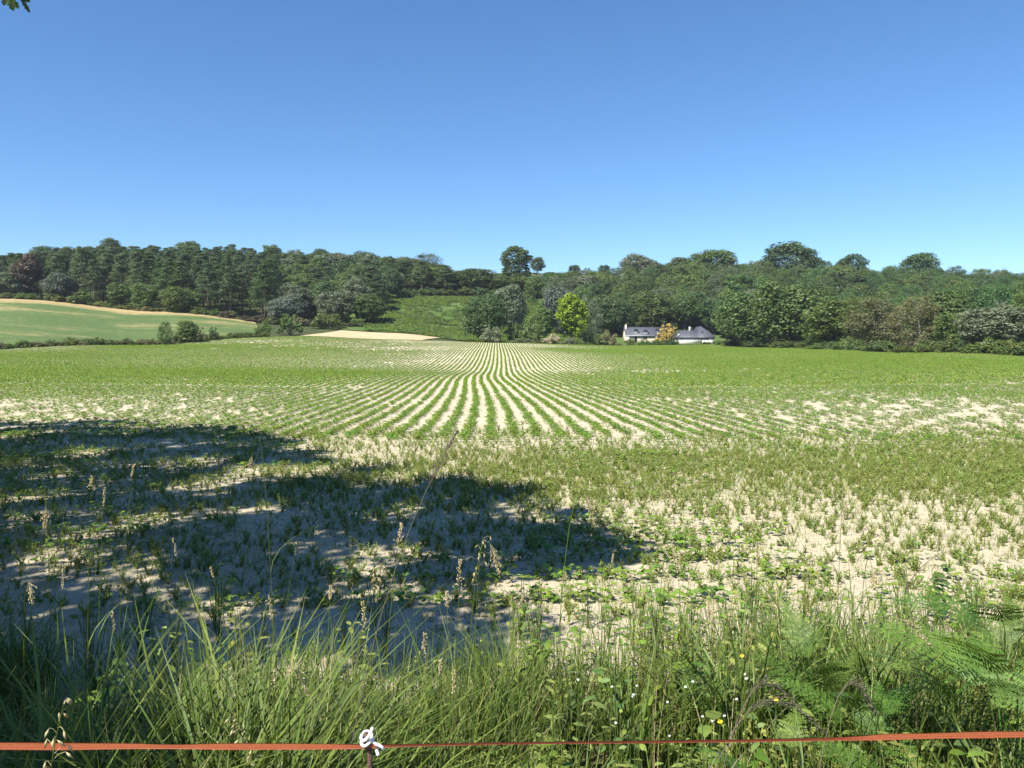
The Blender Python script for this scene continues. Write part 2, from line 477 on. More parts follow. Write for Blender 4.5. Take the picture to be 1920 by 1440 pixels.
def broadleaf(seed, H=14., Rx=5.5, base=.18, clumps=85, per=62, size=.55, lobes=6, trunk_r=.32, aspect=.8, flat=.85, cr=(.75, 1.45), droop=0., taper=0.0, column=False):
    """rounded, lobed crown on limbs. unit: metres"""
    r = np.random.default_rng(seed)
    z0, z1 = H * base, H
    cz, rz = (z0 + z1) / 2, (z1 - z0) / 2
    lob = unit(r.normal(size=(lobes, 3)) * np.array([1, 1, .7]) + np.array([0, 0, .25]))
    cen = []
    while len(cen) < clumps:
        d = unit(r.normal(size=3) + np.array([0, 0, .12]))
        w = max(0, (lob @ d).max()) ** 3
        f = (.55 + .42 * w) * (.62 + .38 * r.random() ** .4)
        q = d * f * np.array([Rx, Rx, rz])
        h = (q[2] + rz) / (2 * rz)
        q[:2] *= (1 - taper * h)
        if column:
            zz = r.random(); rr = Rx * (1 - max(0, (zz - .68) / .32) ** 2.2) ** .5 * (.8 + .2 * r.random()) * (1 + .10 * math.sin(zz * 11)) * .84; an = r.random() * 6.283
            q = np.array([math.cos(an) * rr, math.sin(an) * rr, (zz * 2 - 1) * rz * .95])
        cen.append(q + np.array([0, 0, cz]))
    cen = np.array(cen)
    rad = r.uniform(cr[0], cr[1], clumps) * Rx / 5.5
    v, q, t = leaf_cards(np.random.default_rng(seed + 99), cen, rad, per, size, aspect, .35, flat, droop)
    cm = mesh_np('crown', v, q, 'leaf_oak', t)
    tr = MB()
    lean = r.normal(size=2) * .03 * H
    top = np.array([lean[0], lean[1], H * .78])
    zz = np.linspace(-.4, 1, 7)
    pts = np.array([[lean[0] * max(z, 0), lean[1] * max(z, 0), z * H * .78 if z > 0 else z] for z in zz])
    tr.tube(pts, trunk_r * np.array([1.5, 1.15, .95, .8, .6, .42, .15]), 7)
    for c in cen[r.choice(clumps, min(14, clumps), replace=False)]:
        zb = min(max(H * base * .6, c[2] - r.uniform(1.5, 4.5)), H * .7)
        a = np.array([lean[0] * zb / (H * .78), lean[1] * zb / (H * .78), zb])
        limb(tr, r, a, c, trunk_r * .38, trunk_r * .06)
    return dict(crown=cm, trunk=tr.mesh('trunk', 'bark', True), H=H, R=Rx * .98)

def pine(seed, H=19., Rx=3.4, base=.26, clumps=105, per=50, size=.5, mat='leaf_pine'):
    r = np.random.default_rng(seed)
    cen, rad = [], []
    for i in range(clumps):
        h = r.random() ** .9
        prof = (1 - h) ** .75 * .85 + .12
        a = r.random() * 2 * np.pi
        f = prof * Rx * (.35 + .65 * r.random() ** .5)
        cen.append([math.cos(a) * f, math.sin(a) * f, H * (base + (1 - base) * h * .97)])
        rad.append(r.uniform(.8, 1.4) * (.6 + .5 * prof))
    cen, rad = np.array(cen), np.array(rad)
    v, q, t = leaf_cards(r, cen, rad, per, size, .42, .6, .6)
    cm = mesh_np('crown', v, q, mat, t)
    tr = MB()
    pts = [[0, 0, -.5], [0, 0, H * .2], [r.normal() * .15, r.normal() * .15, H * .5], [r.normal() * .2, r.normal() * .2, H * .75], [0, 0, H * .97]]
    tr.tube(pts, [.24, .2, .16, .11, .03], 6)
    for c in cen[r.choice(clumps, 18, replace=False)]:
        limb(tr, r, [0, 0, c[2] - .4], c, .06, .015, 4)
    for i in range(5):
        a = r.random() * 6.28; z = H * r.uniform(.2, base)
        limb(tr, r, [0, 0, z], [math.cos(a) * 1.3, math.sin(a) * 1.3, z + .1], .04, .012, 4)
    return dict(crown=cm, trunk=tr.mesh('trunk', 'pine_bark', True), H=H, R=Rx)

def feather(seed, H=14., Rx=4.2, clumps=130, per=62, size=.42, base=.04):
    """locust / ash: light, plumy crown of narrow upright sprays"""
    r = np.random.default_rng(seed)
    cen = []
    for i in range(clumps):
        h = r.random()
        prof = math.sin(math.pi * min(1, .12 + .8 * h)) ** .7
        a = r.random() * 6.28; f = Rx * prof * (.3 + .7 * r.random() ** .5)
        cen.append([math.cos(a) * f, math.sin(a) * f, H * (base + (1 - base - .04) * h) - .15 * f])
    cen = np.array(cen); rad = r.uniform(.7, 1.35, clumps)
    v, q, t = leaf_cards(r, cen, rad, per, size, .45, .3, 1.25, .4, inner=.2)
    cm = mesh_np('crown', v, q, 'leaf_feather', t)
    tr = MB()
    tr.tube([[0, 0, -.4], [.1, 0, H * .3], [-.1, .1, H * .6], [0, 0, H * .9]], [.22, .17, .1, .03], 6)
    for c in cen[r.choice(clumps, 14, replace=False)]:
        limb(tr, r, [0, 0, max(H * .15, c[2] - 3)], c, .07, .015, 4)
    return dict(crown=cm, trunk=tr.mesh('trunk', 'bark', True), H=H, R=Rx)

def shrub(seed, H=3., Rx=2., clumps=34, per=60, size=.26, flat=.9):
    r = np.random.default_rng(seed)
    d = unit(r.normal(size=(clumps, 3))); d[:, 2] = np.abs(d[:, 2])
    f = .45 + .5 * r.random(clumps)
    cen = d * f[:, None] * np.array([Rx, Rx, H * .82]) + np.array([0, 0, H * .12])
    rad = r.uniform(.32, .6, clumps) * min(Rx, H) / 2
    v, q, t = leaf_cards(r, cen, rad, per, size, .75, .35, flat, inner=.3)
    cm = mesh_np('foliage', v, q, 'leaf_hedge', t)
    tr = MB()
    for c in cen[:12]:
        limb(tr, r, [r.normal() * .12, r.normal() * .12, -.15], c, .05, .012, 4)
    return dict(crown=cm, trunk=tr.mesh('stem', 'bark', True), H=H * .98, R=Rx * .98, shrub=True)

def bare_limbs(seed, H=14.):
    """dead pale leader with forked bare branches"""
    r = np.random.default_rng(seed)
    mb = MB()
    def grow(a, d, L, rad, n):
        b = a + d * L
        limb(mb, r, a, b, rad, rad * .55, 5, .06)
        if n == 0: return
        for k in range(3 if n > 1 else 2):
            e = unit(d + r.normal(size=3) * .55 + np.array([0, 0, .12]))
            grow(a + (b - a) * r.uniform(.55, 1), e, L * r.uniform(.5, .75), rad * .5, n - 1)
    grow(np.array([0, 0, 0.]), np.array([0.05, 0, 1.]), H * .45, .16, 3)
    return mb.mesh('bare_branches', 'pale_bark', True)

def fit(p):
    """measure the crown and lift it so that top and spread are what the name says"""
    me = p['crown']; n = len(me.vertices); co = np.zeros(n * 3, np.float32); me.vertices.foreach_get('co', co); co = co.reshape(-1, 3)
    p['R'] = float(np.percentile(np.abs(co[:, :2]), 98.5)); p['H'] = float(np.percentile(co[:, 2], 99.7))
    return p

P_OAK = [broadleaf(10 + i, H=14, Rx=6.0, base=-.02, clumps=190, per=52, size=.52, lobes=9, cr=(1.0, 1.7)) for i in range(4)]
P_ROUND = [broadleaf(30 + i, H=14, Rx=5.0, base=.0, clumps=150, per=52, size=.50, lobes=7, cr=(1.0, 1.7)) for i in range(4)]
P_TALL = [broadleaf(50 + i, H=17, Rx=4.2, base=.04, clumps=140, per=52, size=.50, lobes=8, taper=.25, cr=(1.0, 1.8)) for i in range(3)]
P_PINE = [pine(70 + i, H=19 + i * .6) for i in range(5)]
P_FEATH = [feather(90 + i) for i in range(4)]
P_SHRUB = [shrub(110 + i, H=[3, 2.6, 3.4, 2.2][i], Rx=[2, 2.2, 1.8, 2.4][i]) for i in range(4)]
P_PILLAR = broadleaf(130, H=18, Rx=4.6, base=-.04, clumps=230, per=60, size=.5, lobes=12, cr=(.9, 1.4), column=True)
for _p in P_OAK + P_ROUND + P_TALL + P_PINE + P_FEATH + P_SHRUB + [P_PILLAR]: fit(_p)
M_BARE = [bare_limbs(140 + i) for i in range(3)]

def put(proto, name, px, d, top=None, wid=None, mat=None, label=None, cat='tree', group=None, h=None, w=None, rot=None, sink=0., bark=None, off=(0, 0)):
    """plant a tree or shrub on the terrain at a bearing and depth; top / wid are pixels in the photograph"""
    g = gpt(px, d)
    if h is None: h = pix(px, top, d).z - g.z
    if w is None: w = wid * d / F
    e = link(name, None, None, (g.x, g.y, g.z - sink), (0, 0, random.random() * 6.28 if rot is None else rot))
    e.empty_display_size = .3
    s = (w / 2 / proto['R'], w / 2 / proto['R'], h / proto['H'])
    sh = proto.get('shrub')
    c = link('foliage' if sh else 'crown', proto['crown'], e, None, None, s)
    t = link('stem' if sh else 'trunk', proto['trunk'], e, None, None, s)
    if mat:
        c.material_slots[0].link = 'OBJECT'; c.material_slots[0].material = MATS[mat]
    if bark:
        t.material_slots[0].link = 'OBJECT'; t.material_slots[0].material = MATS[bark]
    tag(e, label, cat, group)
    return e

# ---- trees one can tell apart ------------------------------------------------
TREES = [
    # proto, px, depth, top, width px, leaf, label
    (P_ROUND[0], 212, 405, 447, 44, 'leaf_dark', 'round dark tree crown standing highest on the left skyline'),
    (P_ROUND[1], 97, 400, 462, 58, 'leaf_dark', 'dark broad tree at the left end of the wooded skyline'),
    (P_ROUND[2], 150, 402, 464, 52, 'leaf_oak', 'olive green tree just left of the highest crown on left skyline'),
    (P_OAK[0], 357, 410, 453, 46, 'leaf_oak', 'rounded treetop on left skyline above the middle of the pine wood'),
    (P_PINE[0], 440, 410, 458, 34, 'leaf_pine', 'spiky dark pine top on the left skyline between two rounded crowns'),
    (P_ROUND[3], 515, 408, 460, 44, 'leaf_oak', 'rounded treetop on left skyline right of the spiky pine tops'),
    (P_ROUND[0], 605, 402, 467, 46, 'leaf_dark', 'dark rounded treetop on left skyline above the hedge corner'),
    (P_OAK[1], 690, 385, 472, 66, 'leaf_dark', 'broad dark crown ending the pine wood on the skyline'),
    (P_OAK[2], 758, 370, 481, 62, 'leaf_grey', 'grey green domed tree above the pale silver tree'),
    (P_FEATH[0], 803, 372, 476, 66, 'leaf_grey', 'loose feathery grey green tree above the meadow'),
    (P_ROUND[1], 738, 318, 511, 46, 'leaf_silver', 'pale silver leaved tree at the left corner of the meadow'),
    (P_OAK[3], 803, 330, 499, 104, 'leaf_oak', 'wide brownish green oak behind the meadow'),
    (P_OAK[0], 888, 326, 503, 80, 'leaf_dark', 'dark domed tree standing alone on skyline right of the wide oak'),
    (P_ROUND[2], 715, 292, 548, 50, 'leaf_mid', 'bright green tree at the lower left edge of the meadow'),
    (P_PILLAR, 968, 348, 462, 56, 'leaf_oak', 'tall ivy clad tree towering in the middle of the skyline'),
    (P_TALL[0], 1007, 410, 482, 27, 'leaf_pine', 'slim dark tree beside the tall ivy clad tree'),
    (P_ROUND[1], 1075, 418, 497, 22, 'leaf_dark', 'small round tree on the bare ridge, leftmost of three'),
    (P_FEATH[1], 1100, 418, 502, 17, 'leaf_grey', 'small thin tree on the bare ridge, middle of three'),
    (P_ROUND[3], 1132, 418, 497, 22, 'leaf_dark', 'small round tree on the bare ridge, rightmost of three'),
    (P_OAK[1], 1195, 392, 476, 66, 'leaf_grey', 'large grey green skyline tree above the stone house'),
    (P_FEATH[2], 1178, 360, 512, 50, 'leaf_silver', 'pale silvery tree below the large grey green skyline tree'),
    (P_ROUND[0], 1272, 396, 483, 56, 'leaf_oak', 'rounded skyline tree above the golden shrub'),
    (P_OAK[2], 1330, 392, 468, 84, 'leaf_oak', 'broad peaked skyline tree above the barn'),
    (P_OAK[3], 1485, 400, 455, 112, 'leaf_dark', 'wide flat domed tree standing highest on the right skyline'),
    (P_ROUND[2], 1590, 398, 477, 60, 'leaf_dark', 'smaller round dark tree right of the wide dome on right skyline'),
    (P_OAK[0], 1713, 396, 475, 72, 'leaf_dark', 'spreading dome tree on the skyline far right'),
    (P_FEATH[3], 1785, 392, 499, 44, 'leaf_dark', 'thin see-through tree on the skyline right of the spreading dome'),
    (P_FEATH[0], 1868, 380, 508, 60, 'leaf_dry', 'brownish thin tree at the right end of the skyline'),
    # middle ground
    (P_OAK[1], 912, 212, 550, 84, 'leaf_dark', 'large dark green oak in the middle behind the field edge'),
    (P_OAK[2], 955, 252, 536, 66, 'leaf_grey', 'grey green tree behind the large oak in the middle'),
    (P_ROUND[1], 985, 330, 520, 64, 'leaf_mid', 'green tree below the ivy clad tree, right of centre'),
    (P_ROUND[3], 938, 322, 524, 60, 'leaf_dark', 'dark tree at the foot of the tall ivy clad tree'),
    (P_OAK[0], 1048, 258, 537, 56, 'leaf_blue', 'blue grey evergreen oak behind the lime green tree'),
    (P_TALL[1], 1072, 222, 552, 54, 'leaf_lime', 'bright lime green tree left of the house'),
    (P_FEATH[1], 1106, 232, 556, 46, 'leaf_grey', 'soft grey green tree right of the lime green tree'),
    (P_ROUND[0], 1016, 236, 578, 50, 'leaf_mid', 'green tree left of the lime green tree'),
    (P_OAK[3], 1146, 272, 560, 74, 'leaf_dark', 'dark leafy tree left of the stone house'),
    (P_OAK[0], 1215, 285, 548, 80, 'leaf_oak', 'green tree behind the dormers of the stone house'),
    (P_ROUND[2], 1283, 285, 556, 74, 'leaf_oak', 'olive green tree rising between the house and the barn'),
    (P_ROUND[1], 1340, 272, 560, 64, 'leaf_dark', 'very dark tree in the gap right of the barn'),
    (P_OAK[1], 1400, 226, 548, 112, 'leaf_oak', 'large oak beside the barn with dark foot'),
    (P_OAK[2], 1482, 206, 531, 142, 'leaf_oak', 'largest oak of the right hand field edge'),
    (P_ROUND[3], 1562, 188, 562, 104, 'leaf_mid', 'leafy green tree right of the largest oak'),
    (P_FEATH[2], 1640, 172, 560, 100, 'leaf_dry', 'yellowish brown tree on the right field edge'),
    (P_FEATH[3], 1716, 160, 556, 92, 'leaf_dry', 'thinning brownish tree with pale bare top branches'),
    (P_ROUND[2], 1795, 150, 586, 80, 'leaf_mid', 'fresh green tree between the dying tree and the dark oak'),
    (P_OAK[3], 1865, 134, 574, 128, 'leaf_grey', 'spreading grey green oak near the right border'),
    (P_FEATH[1], 1925, 146, 548, 80, 'leaf_mid', 'yellow green tree at the right border'),
    # left hedge
    (P_FEATH[0], 312, 166, 603, 26, 'leaf_oak', 'small leaning sapling, leftmost in the hedge below the hill field'),
    (P_ROUND[3], 352, 172, 601, 34, 'leaf_oak', 'small round tree with visible trunk in the hedge line'),
    (P_TALL[2], 60, 270, 476, 52, 'leaf_bronze', 'reddish brown leaved tree at the edge of the left wood'),
    (P_ROUND[0], 116, 265, 512, 58, 'leaf_blue', 'blue grey rounded tree at the top of the hill field'),
    (P_ROUND[1], 20, 268, 512, 60, 'leaf_grey', 'grey green tree at the left border above the hill field'),
    (P_ROUND[2], 277, 257, 531, 48, 'leaf_mid', 'bright green round tree before the pines'),
    (P_ROUND[3], 228, 259, 530, 44, 'leaf_oak', 'olive green tree before the pines, left of the bright green one'),
    (P_OAK[2], 345, 252, 540, 70, 'leaf_oak', 'wide low oak before the pines above the hill field'),
    (P_OAK[1], 540, 248, 552, 66, 'leaf_blue', 'grey blue leaved tree above the hedge corner'),
    (P_OAK[3], 632, 250, 545, 74, 'leaf_grey', 'grey green oak left of the stubble patch'),
    (P_ROUND[0], 690, 252, 552, 66, 'leaf_oak', 'olive oak at the lower right end of the left wood'),
]
for pr, px, d, top, wid, mat, lab in TREES:
    put(pr, 'oak_tree' if 'oak' in lab else 'pine_tree' if 'pine top' in lab else 'tree', px, d, top, wid, mat, lab)

# pale dead leaders
for i, (px, d, zt, hh, lab) in enumerate([(1720, 161, 549, 6.0, 'pale bare dead branches above the thinning brownish tree'),
                                    (1872, 137, 563, 4.5, 'pale bare dead branches above the spreading grey green oak'),
                                    (1655, 174, 554, 4.0, 'small pale dead branches above the yellowish brown tree')]):
    g = gpt(px, d); top = pix(px, zt, d).z
    e = link('dead_tree', None, None, (g.x, g.y, g.z))
    mb = MB(); H0 = top - g.z - hh
    mb.tube([[0, 0, -.3], [.1, 0, H0 * .5], [0, 0, H0 + .1]], [.3, .24, .17], 7)
    link('trunk', mb.mesh('trunk', 'pale_bark', True), e)
    link('bare_branch', M_BARE[i], e, (0, 0, H0), (0, 0, i * 2.1), (hh / 11.5,) * 3)
    tag(e, lab, 'tree')

# ---- the woods: each tree an individual ---------------------------------------
def smooth_edge(pts):
    a = np.array(pts, float)
    return lambda x: np.interp(x, a[:, 0], a[:, 1])
LEFT_EDGE = smooth_edge([(-140, 268), (0, 268), (130, 268), (300, 256), (480, 250), (600, 250), (700, 262), (735, 300), (760, 318), (900, 320), (935, 345)])
RIGHT_EDGE = smooth_edge([(945, 345), (980, 328), (1030, 300), (1045, 268), (1150, 275), (1290, 286), (1345, 268), (1395, 240), (1450, 222), (1520, 200), (1580, 185),
                          (1650, 172), (1750, 156), (1860, 140), (1960, 132), (2100, 118)])
placed = []
def free(x, y, m):
    for a, b in placed:
        if (a - x) ** 2 + (b - y) ** 2 < m * m: return False
    return True
for pr, px, d, top, wid, mat, lab in TREES:
    g = gpt(px, d); placed.append((g.x, g.y))

def skyline(px):      # the photograph's skyline, so that no generic crown rises above it
    return np.interp(px, [-200, 0, 60, 100, 220, 420, 560, 720, 840, 862, 938, 945, 1000, 1030, 1140, 1160, 1230, 1300, 1420, 1560, 1640, 1760, 1920, 2100],
                         [486, 484, 478, 470, 464, 468, 474, 484, 500, 514, 520, 515, 510, 514, 512, 502, 494, 488, 486, 494, 503, 508, 512, 514])

COLOUR = {'leaf_pine': 'green', 'leaf_dark': 'dark green', 'leaf_oak': 'olive green', 'leaf_grey': 'greyish', 'leaf_mid': 'fresh green', 'leaf_feather': 'blue green'}
def wood_label(what, px, d, e, dmax, mat):
    f = (d - e) / (dmax - e)
    row = 'at the front' if f < .16 else 'low' if f < .38 else 'halfway up' if f < .68 else 'high up'
    marks = [(40, 'at the left border'), (150, 'behind the hill field crest'), (250, 'behind the bright green tree'), (350, 'above the wide low oak'), (450, 'above the hill field end'),
             (560, 'above the hedge corner'), (660, 'above the stubble patch'), (760, 'left of the meadow'), (935, 'above the meadow'), (1030, 'below the tall ivy clad tree'), (1110, 'above the lime green tree'),
             (1230, 'above the stone house'), (1345, 'above the barn'), (1440, 'behind the oak beside the barn'), (1540, 'behind the largest oak'), (1620, 'right of the largest oak'), (1760, 'behind the dead branches'), (1860, 'left of the right border'), (9999, 'at the right border')]
    where = next(w for m, w in marks if px < m)
    return '%s %s %s in the wood %s' % (COLOUR[mat], what, row, where)

def wood(pxr, edge, dmax, n, step, kinds, hr, wr, label, group, name, cat='tree'):
    """scatter; kinds = list of (protos, leaf materials, weight)"""
    k = tries = 0
    w = np.array([q[2] for q in kinds], float); w /= w.sum()
    while k < n and tries < 9000:
        tries += 1
        px = random.uniform(*pxr)
        e = float(edge(px))
        d = e + (dmax - e) * random.random() ** .85
        g = gpt(px, d)
        if not free(g.x, g.y, step * (.75 + .25 * d / 300)): continue
        placed.append((g.x, g.y))
        ps, ms, _ = kinds[int(np.random.default_rng(tries * 31 + int(px)).choice(len(kinds), p=w))]
        h = random.uniform(*hr)
        lim = pix(px, float(skyline(px)) + random.uniform(-7, 8), d).z - g.z
        if d > 330: h = min(h * 1.1, lim)
        else: h = min(h, lim)
        if h < 4: continue
        ww = random.uniform(*wr) * (0.75 + .25 * h / hr[1])
        mt = random.choice(ms)
        put(random.choice(ps), name, px, d, None, None, mt, wood_label(label, px, d, e, dmax, mt), cat, group, h=h, w=ww, sink=.1)
        k += 1
    return k
random.seed(21)
wood((-60, 520), LEFT_EDGE, 425, 260, 7.2, [(P_PINE, ['leaf_pine', 'leaf_pine', 'leaf_dark'], 1)], (15, 20), (7, 9.5),
     'pine', 'pines of the left wood', 'pine_tree', 'pine')
wood((480, 935), LEFT_EDGE, 420, 120, 8.2, [(P_PINE, ['leaf_pine'], .35), (P_ROUND + P_TALL, ['leaf_oak', 'leaf_dark', 'leaf_grey'], .65)], (11, 15), (8.5, 11.5),
     'tree', 'trees of the mixed wood left of the ivy clad tree', 'woodland_tree', 'woodland tree')
wood((945, 1430), RIGHT_EDGE, 408, 170, 7.8, [(P_ROUND + P_OAK, ['leaf_oak', 'leaf_dark', 'leaf_grey', 'leaf_mid', 'leaf_oak'], .75), (P_FEATH, ['leaf_feather', 'leaf_grey'], .25)], (9, 13), (8.5, 12),
     'broad tree', 'trees of the wood behind the buildings', 'broadleaf_tree', 'broadleaf tree')
wood((1430, 2020), RIGHT_EDGE, 405, 190, 7.6, [(P_FEATH, ['leaf_feather', 'leaf_feather', 'leaf_mid'], .7), (P_ROUND, ['leaf_oak', 'leaf_dark'], .3)], (10, 13), (8, 11),
     'feathery tree', 'trees of the right hand wood', 'feathery_tree', 'feathery tree')

for pr, px, d, top, wid, mat, lab in ((P_ROUND[1], 1572, 372, 497, 62, 'leaf_oak', 'olive green tree filling the dip below the smaller round skyline tree'),
                                     (P_FEATH[1], 1605, 366, 508, 56, 'leaf_feather', 'feathery tree just below the smaller round skyline tree')):
    put(pr, 'tree', px, d, top, wid, mat, lab)

# ---- shrubs --------------------------------------------------------------------
random.seed(5)
SHRUBS = [
    (0, 336, 171, 623, 20, 'leaf_hedge', 'low dark green bush left of the small round hedge tree'),
    (2, 376, 173, 612, 24, 'leaf_dry', 'brownish green bush right of the small round hedge tree'),
    (2, 402, 178, 613, 20, 'leaf_dark', 'upright dark bush in the hedge below the hill field'),
    (0, 494, 193, 603, 34, 'leaf_hedge', 'round green bush where the hedge meets the left wood'),
    (2, 545, 205, 588, 46, 'leaf_oak', 'large dark bush at the corner of the left wood'),
    (1, 614, 236, 586, 56, 'leaf_oak', 'broad rounded bush left of the stubble patch'),
    (3, 455, 187, 626, 16, 'leaf_hedge', 'small green bush alone in the thin part of the hedge'),
    (1, 922, 203, 613, 42, 'leaf_grey', 'greyish shrub at the foot of the large oak in the middle'),
    (0, 965, 214, 606, 30, 'leaf_oak', 'green shrub right of the large oak in the middle'),
    (1, 1000, 213, 606, 48, 'leaf_oak', 'tall olive shrub left of the blossoming bush'),
    (0, 1032, 209, 626, 36, 'leaf_blossom', 'pale cream blossoming bush at the far field edge'),
    (3, 1066, 212, 634, 28, 'leaf_grey', 'low grey shrub right of the blossoming bush'),
    (1, 980, 208, 634, 40, 'leaf_grey', 'low grey green shrub left of the blossoming bush'),
    (2, 1118, 222, 627, 18, 'leaf_mid', 'fresh green bush left of the pale yellowish shrub'),
    (0, 1142, 226, 619, 34, 'leaf_dry', 'pale yellowish shrub left of the stone house'),
    (1, 1180, 248, 635, 20, 'leaf_hedge', 'green shrub under the left end of the stone house'),
    (3, 1208, 248, 639, 30, 'leaf_mid', 'low green shrub before the door of the stone house'),
    (1, 1232, 249, 637, 20, 'leaf_hedge', 'green shrub right of the stone house window'),
    (2, 1248, 250.5, 607, 34, 'leaf_gold', 'golden orange shrub between the house and the barn'),
    (3, 1256, 247.5, 637, 22, 'leaf_dark', 'dark low shrub under the golden shrub'),
    (0, 1267, 247.5, 636, 12, 'leaf_mid', 'green bush at the left corner of the barn'),
    (3, 1322, 247, 641, 22, 'leaf_hedge', 'low green shrub under the barn windows'),
    (1, 1349, 244, 638, 18, 'leaf_hedge', 'green shrub at the right corner of the barn'),
    (3, 1545, 180, 643, 80, 'leaf_mid', 'bright green bramble mound at the right field edge'),
    (1, 1640, 161, 644, 60, 'leaf_hedge', 'green shrub below the yellowish brown tree'),
    (0, 1725, 147, 634, 56, 'leaf_bronze', 'brownish shrub below the thinning tree'),
    (1, 1805, 132, 647, 60, 'leaf_hedge', 'green shrub left of the dark hollow under the oak'),
    (3, 1900, 119, 648, 76, 'leaf_mid', 'green bramble mound at the right border'),
    (1, 1848, 126, 640, 40, 'leaf_silver', 'pale flowering shrub under the spreading grey green oak'),
    (1, 1480, 199, 640, 60, 'leaf_dark', 'dark shrub at the foot of the largest oak'),
    (0, 1415, 217, 634, 60, 'leaf_dark', 'dark shrub at the foot of the oak beside the barn'),
    (0, 158, 262, 545, 44, 'leaf_mid', 'bright green bush mound at the top edge of the hill field'),
    (3, 52, 263, 549, 40, 'leaf_mid', 'green bush mound at the left top of the hill field'),
]
for k, px, d, top, wid, mat, lab in SHRUBS:
    put(P_SHRUB[k], 'shrub', px, d, top, wid, mat, lab, 'shrub')

# low bramble hedge between the two fields, and scrub along the edges of the woods
def hedge(line, n, hr, wr, mats, label, group, name='bramble_bush', jit=1.0):
    a = np.array(line, float)
    for i in range(n):
        t = (i + random.random() * .8) / n
        px = np.interp(t, np.linspace(0, 1, len(a)), a[:, 0]); d = np.interp(t, np.linspace(0, 1, len(a)), a[:, 1]) + random.uniform(-jit, jit)
        put(random.choice(P_SHRUB), name, px, d, None, None, random.choice(mats), label, 'bush', group, h=random.uniform(*hr), w=random.uniform(*wr), sink=.1)
hedge([(-60, 139), (-18, 141), (160, 153), (300, 168), (430, 184), (500, 192)], 62, (.8, 1.7), (2.0, 3.6), ['leaf_hedge', 'leaf_oak', 'leaf_hedge', 'leaf_dry'],
      'low bramble bush in the hedge between crop field and hill field', 'brambles of the left hedge')
hedge([(-60, 263), (130, 263), (300, 253), (480, 247), (600, 242), (690, 246)], 46, (1.0, 2.8), (3, 6), ['leaf_hedge', 'leaf_oak', 'leaf_dry', 'leaf_bronze'],
      'scrub bush along the lower edge of the left wood', 'scrub at the edge of the left wood', 'scrub_bush')
hedge([(880, 203), (1000, 208), (1100, 219), (1160, 236)], 26, (.5, 1.2), (2, 4), ['leaf_hedge', 'leaf_oak', 'leaf_dry'],
      'low bush in the far hedge at the centre of the field edge', 'bushes of the far hedge', 'hedge_bush')
hedge([(1345, 244), (1390, 229), (1440, 210), (1500, 194), (1560, 178), (1650, 157), (1780, 133), (1960, 113)], 44, (1.2, 3.2), (3, 6), ['leaf_hedge', 'leaf_oak', 'leaf_dark', 'leaf_mid'],
      'scrub bush along the right hand field edge', 'scrub of the right field edge', 'scrub_bush')
hedge([(735, 305), (800, 316), (880, 318), (960, 316), (1030, 300)], 24, (1.5, 4), (4, 7), ['leaf_hedge', 'leaf_oak', 'leaf_dark', 'leaf_mid'],
      'scrub bush along the top of the meadow', 'scrub of the meadow top', 'scrub_bush')
hedge([(990, 413), (1060, 416), (1120, 416), (1160, 412)], 16, (1.2, 2.2), (5, 8), ['leaf_oak', 'leaf_dark', 'leaf_hedge'],
      'low bush in the hedge on the bare ridge', 'hedge on the ridge', 'hedge_bush')

# ------------------------------------------------------------------ the house and the barn
noise_mat('stone_wall', [(.3, (.40, .34, .25)), (.55, (.56, .49, .38)), (.75, (.66, .60, .50))], 2.2, 8, .9, .4, 6)
noise_mat('white_render', [(.3, (.62, .59, .56)), (.7, (.74, .72, .69))], .8, 6, .9, .2, 9)
noise_mat('slate', [(.3, (.060, .066, .085)), (.7, (.098, .105, .13))], 2.5, 6, .55, .3, 12, spec=.4, aniso=(1, 1, 3))
noise_mat('dark_slate', [(.3, (.03, .033, .042)), (.7, (.05, .055, .068))], 2.5, 6, .5, .2, 12)
noise_mat('white_paint', [(.3, (.74, .74, .72)), (.7, (.80, .80, .79))], 3, 3, .5)
noise_mat('green_paint', [(.3, (.035, .055, .04)), (.7, (.05, .075, .055))], 3, 3, .5)
noise_mat('brown_wood', [(.3, (.14, .085, .055)), (.7, (.20, .13, .09))], 3, 3, .6)
m_, nt_, p_, o_ = new_mat('window_glass')
p_.inputs['Base Color'].default_value = (.02, .024, .03, 1); p_.inputs['Roughness'].default_value = .08
p_.inputs['Specular IOR Level'].default_value = .6

def prism(verts, faces, name, mat, parent):
    q = [f for f in faces if len(f) == 4]; t = [f for f in faces if len(f) == 3]
    mb = MB(); mb.add(verts, q, t)
    return link(name, mb.mesh(name, mat), parent)
def boxo(name, mat, parent, *b):
    mb = MB(); mb.box(*b)
    return link(name, mb.mesh(name, mat), parent)

def wall_with_holes(x0, x1, z0, z1, y0, y1, holes):
    """front wall slab between y0 (outside) and y1 with rectangular openings"""
    mb = MB()
    xs = sorted({x0, x1, *[h[0] for h in holes], *[h[1] for h in holes]})
    for a, b in zip(xs[:-1], xs[1:]):
        m = (a + b) / 2
        cuts = sorted([(h[2], h[3]) for h in holes if h[0] < m < h[1]])
        z = z0
        for c, d in cuts:
            if c > z: mb.box(a, b, y0, y1, z, c)
            z = d
        if z < z1: mb.box(a, b, y0, y1, z, z1)
    return mb

